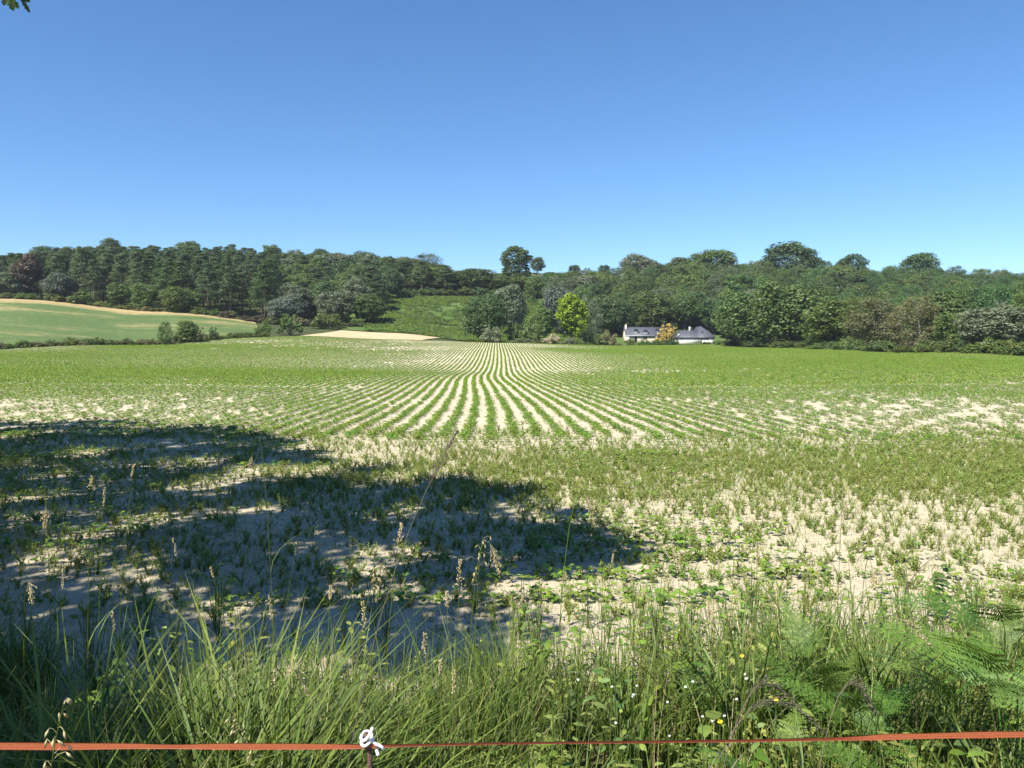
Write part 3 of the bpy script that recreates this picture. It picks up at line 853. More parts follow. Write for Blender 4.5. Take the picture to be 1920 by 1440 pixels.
def window(parent, x0, x1, z0, z1, y, glass='window_glass', frame='white_paint', f=.09, bar=True, name='window'):
    mb = MB()
    mb.box(x0, x0 + f, y, y + .08, z0, z1); mb.box(x1 - f, x1, y, y + .08, z0, z1)
    mb.box(x0 + f, x1 - f, y, y + .08, z0, z0 + f); mb.box(x0 + f, x1 - f, y, y + .08, z1 - f, z1)
    if bar:
        m = (x0 + x1) / 2
        mb.box(m - .03, m + .03, y + .01, y + .07, z0 + f, z1 - f)
    w = link(name, mb.mesh('window_frame', frame), parent)
    boxo('pane', glass, w, x0 + f, x1 - f, y + .035, y + .05, z0 + f, z1 - f)
    return w

def farmhouse():
    d = 258.0; s = d / F
    X = lambda px: (px - 960) * s
    g0 = float(terrain(X(1205), d))
    Zp = lambda py: pix(1200, py, d).z - g0
    e = link('stone_house', None, None, (X(1172), d, g0))
    ox = X(1172)
    x = lambda px: X(px) - ox
    xl, xr, dep = 0.2, x(1252), 7.0
    ev, rg = Zp(627.3), Zp(612.6)
    door = (x(1190), x(1194.5), -.1, 2.2); win = (x(1207), x(1213.2), .95, 2.25)
    m = wall_with_holes(xl, xr, -.6, ev, 0, .45, [door, win])
    m.box(xl, xr, dep - .45, dep, -.6, ev); m.box(xl, xl + .45, .45, dep - .45, -.6, ev); m.box(xr - .45, xr, .45, dep - .45, -.6, ev)
    w = link('wall', m.mesh('wall', 'stone_wall'), e)
    for xx in (xl, xr - .45):
        prism([(xx, 0, ev), (xx + .45, 0, ev), (xx + .45, dep, ev), (xx, dep, ev), (xx, dep / 2, rg - .15), (xx + .45, dep / 2, rg - .15)],
              [(0, 4, 3), (1, 2, 5), (0, 1, 5, 4), (3, 4, 5, 2)], 'gable', 'stone_wall', w)
    o, t = .45, .16
    sl = (rg - ev) / (dep / 2)
    lo = ev - o * sl
    roof = prism([(xl - .25, -o, lo), (xr + .25, -o, lo), (xr + .25, dep / 2, rg), (xl - .25, dep / 2, rg), (xl - .25, dep + o, lo), (xr + .25, dep + o, lo),
                  (xl - .25, -o, lo - t), (xr + .25, -o, lo - t), (xr + .25, dep / 2, rg - t), (xl - .25, dep / 2, rg - t), (xl - .25, dep + o, lo - t), (xr + .25, dep + o, lo - t)],
                 [(0, 1, 2, 3), (3, 2, 5, 4), (6, 9, 8, 7), (9, 10, 11, 8), (0, 6, 7, 1), (4, 5, 11, 10), (0, 3, 9, 6), (3, 4, 10, 9), (1, 7, 8, 2), (2, 8, 11, 5)],
                 'roof', 'slate', e)
    boxo('gutter', 'white_paint', roof, xl - .2, x(1227), -o - .12, -o - .005, lo - .12, lo - .02)
    boxo('ridge_cap', 'dark_slate', roof, xl - .25, xr + .25, dep / 2 - .12, dep / 2 + .12, rg - .03, rg + .07)
    c = boxo('chimney', 'white_render', roof, x(1174), x(1176.8), dep / 2 - .9, dep / 2 + .1, ev + .6, rg + .75)
    boxo('chimney_cap', 'stone_wall', c, x(1173.6), x(1177.2), dep / 2 - 1.0, dep / 2 + .2, rg + .753, rg + .9)
    # dormers with small hipped slate hoods
    for pc, wpx, zt, zb in ((1193, 4.6, 617.2, 625.2), (1210.8, 4.4, 619.0, 629.0), (1234.5, 4.6, 617.2, 625.6)):
        xc, hw = x(pc), wpx * s / 2
        z1, z0 = Zp(zt) - .25, Zp(zb)
        yf = max(-.02, (z0 - ev) / sl - .12) if z0 > ev else -.10
        yb = (z1 - ev) / sl + .2
        dm = MB(); dm.box(xc - hw, xc - hw + .12, yf, yb, z0, z1); dm.box(xc + hw - .12, xc + hw, yf, yb, z0, z1); dm.box(xc - hw + .12, xc + hw - .12, yf, yf + .1, z0, z0 + .12)
        dr = link('dormer', dm.mesh('dormer', 'white_render'), e)
        h = hw + .32
        prism([(xc - h, yf - .35, z1), (xc + h, yf - .35, z1), (xc + h, yb + .5, z1), (xc - h, yb + .5, z1), (xc, yf + .35, z1 + .62), (xc, yb + .9, z1 + .62)],
              [(0, 3, 2, 1), (0, 1, 4), (1, 2, 5, 4), (3, 0, 4, 5), (2, 3, 5)], 'dormer_roof', 'dark_slate', dr)
        window(dr, xc - hw + .125, xc + hw - .125, z0 + .125, z1 - .01, yf + .05, f=.1, name='dormer_window')
    dd = boxo('door', 'green_paint', e, door[0] + .005, door[1] - .005, .2, .26, -.1, 2.19)
    boxo('handle', 'white_paint', dd, door[1] - .16, door[1] - .1, .15, .199, .95, 1.1)
    ww = window(e, win[0] + .003, win[1] - .003, win[2] + .003, win[3] - .003, .15, f=.1)
    boxo('shutter', 'brown_wood', e, win[0] - .06, win[0] + .50, -.06, -.01, .95, 2.25)
    boxo('sill', 'stone_wall', ww, win[0] - .1, win[1] + .1, -.1, -.004, .82, .945)
    # slate hung bay at the right end
    b = boxo('bay_wall', 'slate', e, x(1228), x(1233.2), -.5, -.003, .9, ev - .42)
    # side lean-to at the left end
    boxo('side_wall', 'white_render', e, x(1174), x(1178.4), -1.2, -.02, -.5, 1.9)
    tag(e, 'long stone house with slate roof, three dormers and white chimney', 'house')

def barn():
    d = 252.0; s = d / F
    X = lambda px: (px - 960) * s
    ox = X(1270); g0 = float(terrain(X(1300), d))
    e = link('white_barn', None, None, (ox, d, g0))
    x = lambda px: X(px) - ox
    Zp = lambda py: pix(1300, py, d).z - g0
    ev = Zp(632.2); r1, r2 = Zp(619.3), Zp(611.3)
    xa, xb = 0.0, x(1338)
    dep = 7.5
    wins = [(x(a), x(a + 2.3), Zp(638.2), Zp(633.2)) for a in (1316, 1321, 1326)]
    m = wall_with_holes(xa, xb, -.6, ev, 0, .4, wins)
    m.box(xa, xb, dep, dep + .4, -.6, ev); m.box(xa, xa + .4, .4, dep, -.6, ev); m.box(xb - .4, xb, .4, dep, -.6, ev)
    link('wall', m.mesh('wall', 'white_render'), e)
    for w in wins:
        window(e, w[0] + .003, w[1] - .003, w[2] + .003, w[3] - .003, .12, f=.05, bar=False)
    o = .45
    xm = x(1305)
    # low hipped range
    lo = ev - .02
    prism([(xa - o, -o, lo), (xm + 2.5, -o, lo), (xm + 2.5, dep + o, lo), (xa - o, dep + o, lo), (x(1280.5), dep / 2, r1), (xm + 2.5, dep / 2, r1),
           (xa - o, -o, lo - .18), (xm + 2.5, -o, lo - .18), (xm + 2.5, dep + o, lo - .18), (xa - o, dep + o, lo - .18)],
          [(0, 1, 5, 4), (2, 3, 4, 5), (3, 0, 4), (1, 2, 5), (0, 6, 7, 1), (3, 9, 6, 0), (2, 8, 9, 3), (6, 9, 8, 7)], 'low_roof', 'slate', e)
    # tall cross wing with a hip towards the field, its eaves kicked out
    xl, xr, xp = xm, xb + o, x(1318)
    k = .33; zk = ev + (r2 - ev) * k
    yl = -o - .01
    def ring(z, a, b, y0, y1): return [(a, y0, z), (b, y0, z), (b, y1, z), (a, y1, z)]
    up = [(xp, 3.4, r2), (xp, dep + 3.0, r2)]
    v = ring(lo, xl, xr, yl, dep + 3.5) + ring(zk, xl + (xp - xl) * .36, xr - .95, .85, dep + 3.3) + up + ring(lo - .18, xl, xr, yl, dep + 3.5)
    f = [(0, 1, 5, 4), (1, 2, 6, 5), (2, 3, 7, 6), (3, 0, 4, 7), (4, 5, 8), (5, 6, 9, 8), (6, 7, 9), (7, 4, 8, 9), (0, 10, 11, 1), (1, 11, 12, 2), (3, 13, 10, 0), (10, 13, 12, 11)]
    rf = prism(v, f, 'tall_roof', 'slate', e)
    boxo('skylight', 'window_glass', rf, x(1316.2), x(1318.4), .95, 1.45, Zp(622.9), Zp(620.9))
    # rear range behind, seen over the low roof
    xa2, xb2 = x(1297.5), x(1313)
    r3 = Zp(613.2)
    prism([(xa2, dep + .5, ev), (xb2, dep + .5, ev), (xb2, dep + 6.5, ev), (xa2, dep + 6.5, ev), (xa2 + 1.3, dep + 3.5, r3 + .2), (xb2, dep + 3.5, r3 + .2)],
          [(0, 1, 5, 4), (2, 3, 4, 5), (3, 0, 4), (1, 2, 5), (0, 3, 2, 1)], 'rear_roof', 'dark_slate', e)
    m2 = MB(); m2.box(xa2 + .2, xb2 - .1, dep + .7, dep + 6.3, -.6, ev - .01)
    link('rear_wall', m2.mesh('rear_wall', 'white_render'), e)
    c = boxo('chimney', 'white_render', e, x(1296.2), x(1298.2), dep / 2 - .3, dep / 2 + .5, r1 - .8, Zp(612.0))
    boxo('roof_vent', 'white_paint', e, x(1270.6), x(1273), -.1, .35, Zp(629.6), Zp(626.3))
    # diamond shaped vent
    xc, zc, a = x(1277.6), Zp(636.2), .32
    prism([(xc - a, -.03, zc), (xc, -.03, zc - a), (xc + a, -.03, zc), (xc, -.03, zc + a), (xc - a, .0, zc), (xc, .0, zc - a), (xc + a, .0, zc), (xc, .0, zc + a)],
          [(0, 1, 2, 3), (0, 4, 5, 1), (1, 5, 6, 2), (2, 6, 7, 3), (3, 7, 4, 0)], 'diamond_vent', 'brown_wood', e)
    tag(e, 'white walled barn with hipped slate roof and three small windows', 'barn')
farmhouse()
barn()

# palm between the house and the barn
def palm(px, d, top, label):
    r = np.random.default_rng(4)
    g = gpt(px, d); H = pix(px, top, d).z - g.z
    e = link('palm_tree', None, None, g)
    tr = MB(); th = H - 1.3
    tr.tube([[0, 0, -.3], [.05, 0, th * .5], [0, 0, th]], [.22, .2, .24], 8)
    link('trunk', tr.mesh('trunk', 'bark', True), e)
    for k in range(26):
        a = r.random() * 6.28; el = r.uniform(-.5, 1.1)
        dv = np.array([math.cos(a) * math.cos(el), math.sin(a) * math.cos(el), math.sin(el)])
        mb = MB(); b0 = np.array([0, 0, th]); L = 1.0
        tip = b0 + dv * L - np.array([0, 0, .15])
        mb.tube([b0, (b0 + tip) / 2 + [0, 0, .06], tip], [.02, .016, .012], 4)
        sd = unit(np.cross(dv, [0, 0, 1.])); up = np.cross(sd, dv)
        for q in np.linspace(-1.3, 1.3, 13):
            ld = dv * math.cos(q) + sd * math.sin(q)
            end = tip + ld * .75 - np.array([0, 0, .22])
            wv = np.cross(ld, up) * .035
            mb.add([tip - wv, tip + wv, (tip + end) / 2 + wv * 1.4 + [0, 0, .06], end, (tip + end) / 2 - wv * 1.4 + [0, 0, .06]], None, [[0, 1, 2], [0, 2, 4], [4, 2, 3]], r.random())
        link('frond', mb.mesh('frond', 'leaf_mid' if el > .1 else 'leaf_gold'), e)
    tag(e, label, 'palm')
palm(1262, 256, 604, 'palm with green and yellow fronds left of the barn')

# ------------------------------------------------------------------ scattered plants (uncountable)
def scatter(name, protos, pts, rot, scl, idx, label, cat):
    """one object: points that carry copies of a few small plant meshes"""
    col = bpy.data.collections.new(name + '_kinds')
    for i, me in enumerate(protos):
        o = bpy.data.objects.new('%s_kind_%02d' % (name, i), me)
        col.objects.link(o)
    me = bpy.data.meshes.new(name)
    n = len(pts)
    me.vertices.add(n); me.vertices.foreach_set('co', np.asarray(pts, np.float32).ravel())
    a = me.attributes.new('turn', 'FLOAT_VECTOR', 'POINT'); a.data.foreach_set('vector', np.asarray(rot, np.float32).ravel())
    a = me.attributes.new('grow', 'FLOAT_VECTOR', 'POINT')
    s = np.asarray(scl, np.float32)
    if s.ndim == 1: s = np.repeat(s[:, None], 3, 1)
    a.data.foreach_set('vector', s.ravel())
    a = me.attributes.new('kind_id', 'INT', 'POINT'); a.data.foreach_set('value', np.asarray(idx, np.int32))
    ng = bpy.data.node_groups.new(name + '_scatter', 'GeometryNodeTree')
    ng.interface.new_socket('Geometry', in_out='INPUT', socket_type='NodeSocketGeometry')
    ng.interface.new_socket('Geometry', in_out='OUTPUT', socket_type='NodeSocketGeometry')
    N = ng.nodes; L = ng.links
    gi, go = N.new('NodeGroupInput'), N.new('NodeGroupOutput')
    iop = N.new('GeometryNodeInstanceOnPoints'); ci = N.new('GeometryNodeCollectionInfo')
    ci.inputs['Collection'].default_value = col
    ci.inputs['Separate Children'].default_value = True
    ci.inputs['Reset Children'].default_value = True
    def na(nm, ty):
        q = N.new('GeometryNodeInputNamedAttribute'); q.data_type = ty; q.inputs[0].default_value = nm
        return q.outputs[0]
    L.new(gi.outputs[0], iop.inputs['Points']); L.new(ci.outputs[0], iop.inputs['Instance'])
    iop.inputs['Pick Instance'].default_value = True
    L.new(na('kind_id', 'INT'), iop.inputs['Instance Index'])
    L.new(na('turn', 'FLOAT_VECTOR'), iop.inputs['Rotation']); L.new(na('grow', 'FLOAT_VECTOR'), iop.inputs['Scale'])
    L.new(iop.outputs[0], go.inputs[0])
    o = link(name, me)
    md = o.modifiers.new('scatter', 'NODES'); md.node_group = ng
    return tag(o, label, cat, kind='stuff')

def leaf_shape(base, dirv, nrm, L, W, fold=.12):
    """oval leaf of six vertices, folded on its midrib: verts, tris"""
    d = unit(np.asarray(dirv, float)); s = unit(np.cross(d, nrm)); n = np.cross(s, d)
    b = np.asarray(base, float)
    v = [b, b + d * L * .35 + s * W * .5 + n * W * fold, b + d * L * .72 + s * W * .4 + n * W * fold, b + d * L - n * L * .08,
         b + d * L * .72 - s * W * .4 + n * W * fold, b + d * L * .35 - s * W * .5 + n * W * fold]
    return v, [[0, 1, 5], [1, 2, 4], [1, 4, 5], [2, 3, 4]]

def bean_plant(mb, r, x, y, h, lf, nl):
    for k in range(nl):
        a = r.random() * 6.28; q = .35 + .65 * (k + 1) / nl
        rad = h * r.uniform(.25, .75)
        node = np.array([x + math.cos(a) * rad, y + math.sin(a) * rad, h * q * r.uniform(.75, 1.0)])
        st = np.array([x, y, h * q * .45])
        if lf > .05 and nl > 3:
            mb.tube([[x, y, 0], st, node], [.0028, .0022, .0014], 3, .3, False)
        for j in range(3):
            b = a + (j - 1) * 1.25 + r.normal() * .25
            dv = np.array([math.cos(b), math.sin(b), r.uniform(-.35, .25)])
            L = lf * r.uniform(.75, 1.2)
            nr = unit(np.array([r.normal() * .35, r.normal() * .35, 1.]))
            v, t = leaf_shape(node, dv, nr, L, L * .72)
            mb.add(v, None, t, r.random())

def near_bean(seed):
    r = np.random.default_rng(seed); mb = MB()
    bean_plant(mb, r, 0, 0, r.uniform(.11, .19), .062, r.integers(4, 7))
    return mb.mesh('bean', 'leaf_crop')
def row_piece(seed, L, n, lf, nl, h=(.11, .19), wid=.05):
    r = np.random.default_rng(seed); mb = MB()
    for k in range(n):
        bean_plant(mb, r, r.normal() * wid, (k + r.random()) / n * L - L / 2, r.uniform(*h), lf, nl)
    return mb.mesh('row_piece', 'leaf_crop')
def far_row(seed, L, n, lf, h=.12, wid=.055):
    r = np.random.default_rng(seed)
    cen = np.stack([r.normal(size=n) * wid, np.linspace(-L / 2, L / 2, n) + r.normal(size=n) * L / n * .4, r.uniform(.06, h, n)], 1)
    v, q, t = leaf_cards(r, cen, np.full(n, .045), 3, lf, .9, 1.0, .6)
    v[:, 2] = np.maximum(v[:, 2], .005)
    return mesh_np('row_piece', v, q, 'leaf_crop', t)

def vnoise(x, y, s, o=0.0):
    return np.array([mnoise.noise((a * s + o, b * s - o, o)) for a, b in zip(np.ravel(x), np.ravel(y))])

def field_far_d(px):
    return np.interp(px, _ffpx, _ffd)
def row_x(x0, y):            # the drill lines swing gently to the left
    t = np.clip((y - 22) / 50, 0, 1); t = t * t * (3 - 2 * t)
    t2 = np.clip((y - 55) / 70, 0, 1); t2 = t2 * t2 * (3 - 2 * t2)
    return x0 - 1.2 * t + .45 * t2 - .021 * (y - 18)
SP = .58

# --- headland: rows parallel to the verge
pts, sc, ix, rt = [], [], [], []
r0 = np.random.default_rng(3)
yrow = 6.1
while yrow < 19.5:
    half = yrow * .70 + 3
    xs = np.arange(-half, half, .105); xs = xs + r0.normal(size=len(xs)) * .025
    ys = yrow + .10 * np.sin(xs * .35 + yrow) + r0.normal(size=len(xs)) * .035
    nz = vnoise(xs, ys, .32, 3.7)
    dens = np.clip(.62 + 1.2 * nz, .08, 1)
    dens *= np.where((ys > 15) & (np.abs(xs + .2) < 3.5), .75, 1)
    keep = r0.random(len(xs)) < dens
    xs, ys = xs[keep], ys[keep]
    pts.append(np.stack([xs, ys, terrain(xs, ys) + .02], 1))
    sc.append(r0.uniform(.45, .95, len(xs)) * (1 + .35 * nz[keep]))
    yrow += SP
pts = np.concatenate(pts); sc = np.concatenate(sc); n = len(pts)
scatter('headland_beans', [near_bean(300 + i) for i in range(10)], pts, np.stack([np.zeros(n), np.zeros(n), r0.random(n) * 6.28], 1), sc, r0.integers(0, 10, n),
        'young bean plants in rows parallel to the grassy verge', 'crop')

# --- main field, near part
pts, sc, ix, rt = [], [], [], []
def rows(y0, y1, L, jitter=.03):
    P, RZ, D = [], [], []
    for k in range(-330, 331):
        x0 = k * SP + .06
        ys = np.arange(y0, y1, L) + L / 2
        xs = row_x(x0, ys)
        px = 960 + F * xs / ys
        start = 18.3 + .5 * math.sin(k * 1.7) + .35 * math.sin(k * .37)
        ok = (px > -150) & (px < 2070) & (ys < field_far_d(px) - 1.0) & (ys > start)
        if not ok.any(): continue
        xs, ys = xs[ok], ys[ok]
        dx = (row_x(x0, ys + .5) - row_x(x0, ys - .5))
        P.append(np.stack([xs + r0.normal(size=len(xs)) * jitter, ys], 1)); RZ.append(-np.arctan(dx))
    return np.concatenate(P), np.concatenate(RZ)
def density(x, y):
    px = 960 + F * x / y
    nz = .8 * vnoise(x, y, .045, 1.1) + .6 * vnoise(x, y, .2, 8.2)
    d = .92 + .5 * nz
    d -= .24 * np.exp(-((y - 27) / 7) ** 2) * np.clip((np.abs(px - 940) - 330) / 250, 0, 1)      # thin strips either side
    d -= .45 * np.exp(-((y - 165) / 22) ** 2) * np.exp(-((px - 640) / 220) ** 2)
    d += .30 * np.clip((y - 32) / 60, 0, 1) * np.clip((np.abs(px - 930) - 120) / 330, 0, 1)
    return np.clip(d, .1, 1)
P, RZ = rows(18.0, 46, .5)
dn = density(P[:, 0], P[:, 1]); kp = r0.random(len(P)) < np.clip(dn * 1.15, 0, 1)
P, RZ, dn = P[kp], RZ[kp], dn[kp]; n = len(P)
scatter('near_bean_rows', [row_piece(330 + i, .5, 6, .060, 4, (.09, .15), .035) for i in range(8)], np.c_[P, terrain(P[:, 0], P[:, 1]) + .02],
        np.stack([np.zeros(n), np.zeros(n), RZ + np.where(r0.random(n) < .5, np.pi, 0)], 1), np.stack([.7 + .4 * dn, np.ones(n), .6 + .45 * dn], 1), r0.integers(0, 8, n),
        'rows of young beans running straight away up the field', 'crop')
P, RZ = rows(46, 260, 1.0)
dn = density(P[:, 0], P[:, 1]); kp = r0.random(len(P)) < np.clip(dn * 1.15, 0, 1)
P, RZ, dn = P[kp], RZ[kp], dn[kp]; n = len(P)
print('far row pieces', n)
scatter('far_bean_rows', [far_row(350 + i, 1.05, 24, .075) for i in range(8)], np.c_[P, terrain(P[:, 0], P[:, 1]) + .02],
        np.stack([np.zeros(n), np.zeros(n), RZ + np.where(r0.random(n) < .5, np.pi, 0)], 1), np.stack([.85 + .3 * dn, np.ones(n), .55 + .55 * dn], 1), r0.integers(0, 8, n),
        'distant rows of beans converging towards the far field edge', 'crop')

# --- bracken and rough grass on the meadow
def meadow_growth():
    r = np.random.default_rng(23); n = 14000
    px = r.uniform(690, 1080, n); d = r.uniform(206, 312, n)
    lo = np.interp(px, [600, 730, 826, 900, 1010, 1080], [234, 232, 225, 206, 210, 220])
    x = (px - 960) / F * d / math.cos(PITCH)
    nz = vnoise(x, d, .07, 6.1) + .5 * vnoise(x, d, .2, 3.3)
    k = (d > lo) & (r.random(n) < np.clip(.42 + 1.2 * nz + .5 * (d < lo + 28) + .6 * (d > 298), .04, 1))
    x, d, nz = x[k], d[k], nz[k]; n = len(x)
    pro = []
    for i in range(6):
        q = np.random.default_rng(720 + i)
        v, f, t = leaf_cards(q, np.stack([q.normal(size=9) * .55, q.normal(size=9) * .55, q.uniform(.05, .35, 9)], 1), np.full(9, .35), 14, .30, .6, .6, .7, inner=.2)
        v[:, 2] = np.maximum(v[:, 2], 0)
        pro.append(mesh_np('bracken', v, f, ['leaf_mid', 'leaf_hedge', 'leaf_crop'][i % 3], t))
    scatter('meadow_bracken', pro, np.c_[x, d, terrain(x, d) + .03], np.stack([np.zeros(n), np.zeros(n), r.random(n) * 6.28], 1), r.uniform(.7, 1.4, n), r.integers(0, 6, n),
            'bright green bracken and rough grass covering the meadow', 'bracken')
meadow_growth()

# --- grass blades
def blade(mb, r, base, h, w, lean, az, tint, seg=4, curl=1.0):
    t = np.linspace(0, 1, seg + 1)
    out = lean * h * t ** (1.6 + .5 * curl)
    z = h * (t - .22 * lean * curl * t ** 2.4)
    c = np.stack([base[0] + math.cos(az) * out, base[1] + math.sin(az) * out, base[2] + z], 1)
    fa = az + math.pi / 2 + r.normal() * .5
    s = np.array([math.cos(fa), math.sin(fa), 0]) * w / 2
    wd = np.minimum(1, 1.25 * (1 - t) ** .65 + .02)[:, None]
    v = np.concatenate([c - s * wd, c + s * wd]); m = seg + 1
    q = [[i, i + m, i + m + 1, i + 1] for i in range(seg)]
    mb.add(v, q, None, tint)
def tuft(seed, n, h, w, spread, mat, lean=(.15, .8)):
    r = np.random.default_rng(seed); mb = MB()
    for k in range(n):
        a = r.random() * 6.28; rr = spread * r.random() ** .5
        blade(mb, r, (math.cos(a) * rr, math.sin(a) * rr, -.02), r.uniform(*h), r.uniform(*w), r.uniform(*lean), a + r.normal() * .9, r.random())
    return mb.mesh('tuft', mat)
def fine_weed(seed, H, n, lf, mat, fl=None):
    """thin branching weed with many tiny leaves"""
    r = np.random.default_rng(seed); mb = MB()
    for k in range(n):
        a = r.random() * 6.28; ln = r.uniform(.2, .6); h = H * r.uniform(.6, 1.1)
        p = np.array([[math.cos(a) * ln * h * q ** 1.3, math.sin(a) * ln * h * q ** 1.3, h * q] for q in np.linspace(0, 1, 5)])
        mb.tube(p, np.linspace(.0022, .001, 5), 3, .4, False)
        for q in np.linspace(.15, 1, 9):
            b = np.array([np.interp(q, np.linspace(0, 1, 5), p[:, i]) for i in range(3)])
            for j in range(3):
                dv = unit(r.normal(size=3) + np.array([0, 0, .3]))
                v, t = leaf_shape(b, dv, unit(r.normal(size=3) * .5 + [0, 0, 1]), lf * r.uniform(.7, 1.4), lf * .4)
                mb.add(v, None, t, r.random())
    return mb.mesh('weed', mat)

# small weeds and grass seedlings among the crop
def field_weeds():
    r = np.random.default_rng(12)
    n = 80000
    y = 5.6 + 17 * r.random(n) ** .85; x = (r.random(n) - .5) * 2 * (y * .72 + 2)
    nz = vnoise(x, y, .22, 5.5) + .6 * vnoise(x, y, .7, 2.2)
    band = np.exp(-((y - 13.5) / 3.2) ** 2) * np.clip((x + 7) / 8, .25, 1)
    pr = np.clip(.17 + .12 * (y < 9) + .95 * band + .55 * nz * (.4 + band), 0.02, 1) * np.clip((23.5 - y) / 5, 0, 1)
    k = r.random(n) < pr
    x, y = x[k], y[k]; n = len(x)
    pro = [tuft(400 + i, 8, (.05, .13), (.003, .006), .05, 'leaf_weed') for i in range(5)] + [fine_weed(410 + i, .09, 5, .016, 'leaf_weed') for i in range(3)]
    scatter('field_weeds', pro, np.c_[x, y, terrain(x, y) + .02], np.stack([np.zeros(n), np.zeros(n), r.random(n) * 6.28], 1), r.uniform(.6, 1.5, n), r.integers(0, 8, n),
            'fine yellow green weeds among the crop rows of the headland', 'weeds')
field_weeds()

def clods():
    r = np.random.default_rng(19); n = 16000
    y = 4.4 + 13 * r.random(n) ** 1.3; x = (r.random(n) - .5) * 2 * (y * .72 + 1)
    pro = []
    for i in range(5):
        q = np.random.default_rng(700 + i); d = unit(np.array([[0, 0, 1], [.9, 0, .45], [.28, .85, .45], [-.72, .53, .45], [-.72, -.53, .45], [.28, -.85, .45], [.72, .53, -.4], [-.28, .85, -.4], [-.9, 0, -.4], [-.28, -.85, -.4], [.72, -.53, -.4], [0, 0, -1.]]))
        d = d * q.uniform(.7, 1.25, 12)[:, None] * np.array([1, 1, .6])
        t = [[0, 1, 2], [0, 2, 3], [0, 3, 4], [0, 4, 5], [0, 5, 1], [1, 6, 2], [2, 7, 3], [3, 8, 4], [4, 9, 5], [5, 10, 1], [2, 6, 7], [3, 7, 8], [4, 8, 9], [5, 9, 10], [1, 10, 6], [11, 7, 6], [11, 8, 7], [11, 9, 8], [11, 10, 9], [11, 6, 10]]
        pro.append(MB().add(d, None, t).mesh('clod', 'dry_soil'))
    scatter('soil_crumbs', pro, np.c_[x, y, terrain(x, y) + .035], r.random((n, 3)) * [.4, .4, 6.28], .006 + .022 * r.random(n) ** 3, r.integers(0, 5, n),
            'small dry crumbs of soil between the crop rows', 'soil')
clods()

# verge grass
def verge():
    r = np.random.default_rng(13)
    tall = [tuft(420 + i, 16, (.45, .85), (.005, .011), .10, 'leaf_grass', (.1, .6)) for i in range(6)]
    mid = [tuft(430 + i, 20, (.2, .5), (.004, .009), .12, 'leaf_grass', (.2, .9)) for i in range(5)]
    dry = [tuft(440 + i, 8, (.3, .8), (.002, .004), .10, 'leaf_straw', (.05, .5)) for i in range(3)]
    weed = [fine_weed(450 + i, .34, 8, .028, 'leaf_weed') for i in range(4)]
    sedge = [tuft(460 + i, 34, (.45, .95), (.009, .016), .09, 'leaf_grass', (.25, .95)) for i in range(4)]
    pro = tall + mid + dry + weed + sedge
    n = 11000
    y = 1.05 + 5.0 * r.random(n); x = (r.random(n) - .5) * 2 * (y * .74 + 1.2)
    px = 960 + F * x / y
    nz = vnoise(x, y, .8, 1.5)
    edge = 4.75 + .5 * nz + .35 * np.sin(x * 1.1)
    edge = edge + np.where(px > 1050, .35, 0)
    dens = np.clip((edge - y) / 1.3, 0, 1) * np.clip(.70 + 1.1 * nz, .12, 1)
    k = r.random(n) < dens
    x, y, px, nz = x[k], y[k], px[k], nz[k]; n = len(x)
    u = r.random(n)
    left = px < 980
    idx = np.where(left, np.where(u < .36, r.integers(0, 6, n), np.where(u < .68, r.integers(6, 11, n), np.where(u < .84, r.integers(11, 14, n), r.integers(14, 18, n)))),
                   np.where(u < .16, r.integers(0, 6, n), np.where(u < .46, r.integers(6, 11, n), np.where(u < .58, r.integers(11, 14, n), r.integers(14, 18, n)))))
    patch = vnoise(x, y, 1.1, 9.4) + .5 * vnoise(x, y, 2.6, 4.1)
    idx = np.where((patch > .38) & (r.random(n) < .35), r.integers(18, 22, n), idx)
    idx = np.where((patch < -.30) & (r.random(n) < .75), r.integers(14, 18, n), idx)
    # keep tall grass from hiding the tape
    s = r.uniform(.6, 1.1, n) * np.where(y < 1.9, .62, 1) * np.where(y > 3.6, .8, 1) * np.clip(.95 + .55 * vnoise(x, y, .9, 7.7), .5, 1.35)
    scatter('verge_grass', pro, np.c_[x, y, terrain(x, y)], np.stack([r.normal(size=n) * .08, r.normal(size=n) * .08, r.random(n) * 6.28], 1), s, idx,
            'tall tangled green grass of the verge behind the orange tape', 'grass')
verge()

# ------------------------------------------------------------------ electric fence: pigtail post and tape
noise_mat('rusty_steel', [(.3, (.10, .055, .042)), (.6, (.17, .10, .08)), (.8, (.24, .13, .09))], 90, 8, .85, .5, 300, spec=.3)
m_, nt_, p_, o_ = new_mat('white_plastic')
p_.inputs['Base Color'].default_value = (.80, .80, .80, 1); p_.inputs['Roughness'].default_value = .4
m_, nt_, p_, o_ = new_mat('orange_tape')
at_ = nd(nt_, 'ShaderNodeAttribute', attribute_name='tint'); tc_ = nd(nt_, 'ShaderNodeTexCoord')
mp_ = nd(nt_, 'ShaderNodeMapping'); mp_.inputs['Scale'].default_value = (1, 6, 6); nt_.links.new(tc_.outputs['Object'], mp_.inputs[0])
ns_ = nd(nt_, 'ShaderNodeTexNoise'); ns_.inputs['Scale'].default_value = 140; ns_.inputs['Detail'].default_value = 5; nt_.links.new(mp_.outputs[0], ns_.inputs['Vector'])
ad_ = nd(nt_, 'ShaderNodeMath', operation='MULTIPLY_ADD'); ad_.inputs[1].default_value = .55; nt_.links.new(at_.outputs['Fac'], ad_.inputs[0])
mu_ = nd(nt_, 'ShaderNodeMath', operation='MULTIPLY'); mu_.inputs[1].default_value = .6; nt_.links.new(ns_.outputs[0], mu_.inputs[0]); nt_.links.new(mu_.outputs[0], ad_.inputs[2])
rp_ = ramp(nt_, ad_.outputs[0], [(.2, (.075, .014, .008)), (.5, (.25, .052, .017)), (.8, (.37, .105, .044))])
